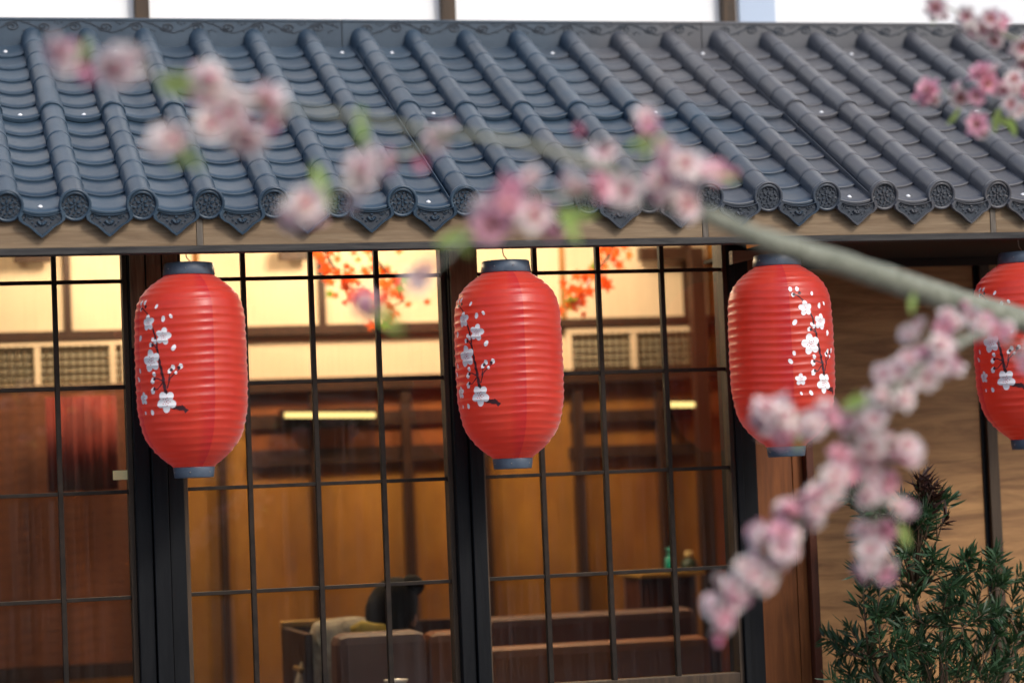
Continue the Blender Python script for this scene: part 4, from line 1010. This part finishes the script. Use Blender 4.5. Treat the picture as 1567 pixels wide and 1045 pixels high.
LV = [(135, 60, 3.15, .8, -10, 30), (310, 120, 3.2, 1.3, -75, 5), (300, 135, 3.2, 1.1, -55, 0), (280, 215, 3.2, 1.0, 15, 30), (295, 235, 3.2, .7, -25, 15), (480, 272, 3.25, 1.0, 20, 30), (498, 300, 3.25, 1.0, -10, -30), (560, 225, 3.3, 1.2, -15, -60), (555, 215, 3.3, .9, -3, -50),
      (725, 360, 3.4, 1.2, -40, 5), (700, 350, 3.4, .9, 10, 25), (720, 370, 3.4, .9, -30, -5), (850, 325, 3.4, 1.2, 35, 5), (865, 315, 3.4, 1.0, 12, 40), (855, 330, 3.4, 1.0, 30, 30), (995, 215, 3.5, .8, -25, 5), (985, 205, 3.5, .8, 5, 25), (1005, 205, 3.5, .8, 20, 30), (1100, 268, 3.5, .6, 20, 6),
      (575, 470, 3.15, 1.0, 8, 8), (560, 480, 3.15, .9, 30, 5), (600, 470, 3.15, .8, -30, 18), (1215, 640, 3.75, 1.0, 30, 15), (1230, 650, 3.75, .9, -10, 30), (1300, 615, 3.8, 1.1, 15, 30), (1320, 640, 3.8, 1.0, -20, 30), (1290, 620, 3.8, 1.1, 35, -10), (1310, 600, 3.8, 1.0, -8, 35), (1375, 800, 3.8, .9, 10, 20), (1395, 480, 3.85, .7, 2, -25)]
BD = [(133, 118, 3.15, 1.5), (128, 108, 3.15, 1.3), (640, 250, 3.3, 1.2), (1475, 470, 3.95, 1.2), (420, 190, 3.2, 1.1), (1118, 270, 3.55, 1.2), (655, 405, 3.15, 1.2), (1100, 975, 3.7, 1.1), (885, 205, 3.5, 1.0)]
tree('long grey green branch of pink blossom crossing the picture from its thick right end',
     [[(1800, 560, 4.7, .026), (1567, 492, 4.4, .0225), (1430, 450, 4.2, .021), (1300, 407, 4.0, .0185), (1180, 370, 3.8, .0165), (1080, 328, 3.6, .0115), (985, 285, 3.5, .0075), (880, 243, 3.45, .0054), (780, 216, 3.4, .0046), (640, 198, 3.3, .0039), (560, 182, 3.25, .0034), (430, 163, 3.2, .0028), (300, 130, 3.17, .0019), (190, 98, 3.15, .002), (90, 76, 3.15, .0015)],
      [(1075, 328, 3.6, .006), (980, 312, 3.5, .005), (880, 300, 3.45, .004), (780, 310, 3.4, .003), (725, 345, 3.4, .002)],
      [(700, 208, 3.35, .003), (620, 235, 3.3, .0028), (560, 262, 3.28, .0025), (500, 295, 3.25, .002), (450, 325, 3.25, .0015)],
      [(1560, 490, 4.4, .008), (1500, 510, 4.0, .006), (1440, 545, 3.85, .0055), (1370, 595, 3.8, .005), (1310, 690, 3.8, .0045), (1240, 780, 3.75, .004), (1160, 865, 3.7, .003), (1100, 950, 3.7, .0018)],
      [(1360, 610, 3.8, .004), (1280, 635, 3.77, .003), (1170, 645, 3.75, .0018)],
      [(1330, 660, 3.8, .004), (1355, 720, 3.8, .003), (1335, 800, 3.8, .0025), (1338, 870, 3.8, .0015)],
      [(400, 160, 3.2, .002), (340, 190, 3.2, .0018), (260, 222, 3.2, .0014)],
      [(720, 355, 3.38, .002), (660, 415, 3.2, .0015), (570, 462, 3.15, .0012)]], A, LV, BD)
B = []
blob(B, [(1440, 12, 4.6, 2, 8, 1.0), (1488, 22, 4.6, 2, 10, 1.0), (1495, 42, 4.6, 3, 10, 1.0), (1520, 40, 4.6, 2, 10, 1.0), (1530, 55, 4.6, 2, 8, .8), (1562, 72, 4.6, 2, 8, 1.0), (1575, 90, 4.6, 2, 8, 1.0), (1424, 142, 4.6, 2, 5, 1.0), (1428, 155, 4.6, 1, 4, .8), (1463, 142, 4.6, 2, 7, .95), (1490, 150, 4.6, 2, 8, 1.0), (1510, 120, 4.6, 3, 9, 1.0),
         (1530, 140, 4.6, 3, 10, 1.0), (1555, 165, 4.6, 2, 8, 1.0), (1560, 130, 4.6, 3, 10, .9), (1498, 188, 4.6, 2, 6, .95), (1505, 200, 4.6, 1, 4, .8)])
tree('small pink blossoming sprigs entering at the upper right corner before the ridge',
     [[(1760, 60, 4.6, .012), (1640, 70, 4.6, .009), (1560, 62, 4.6, .006), (1500, 35, 4.6, .003), (1435, 5, 4.6, .0015)], [(1650, 75, 4.6, .008), (1570, 140, 4.6, .005), (1520, 140, 4.6, .003), (1425, 142, 4.6, .0015)], [(1530, 140, 4.6, .002), (1500, 195, 4.6, .0014)]],
     B, [(1468, 165, 4.6, .8, -4, 8), (1530, 165, 4.6, 1.0, -8, 30), (1525, 180, 4.6, .9, 20, 10), (1430, 15, 4.6, .6, 0, 15), (1545, 180, 4.6, .8, 5, 15)], [(1402, 148, 4.6, 1.0)])
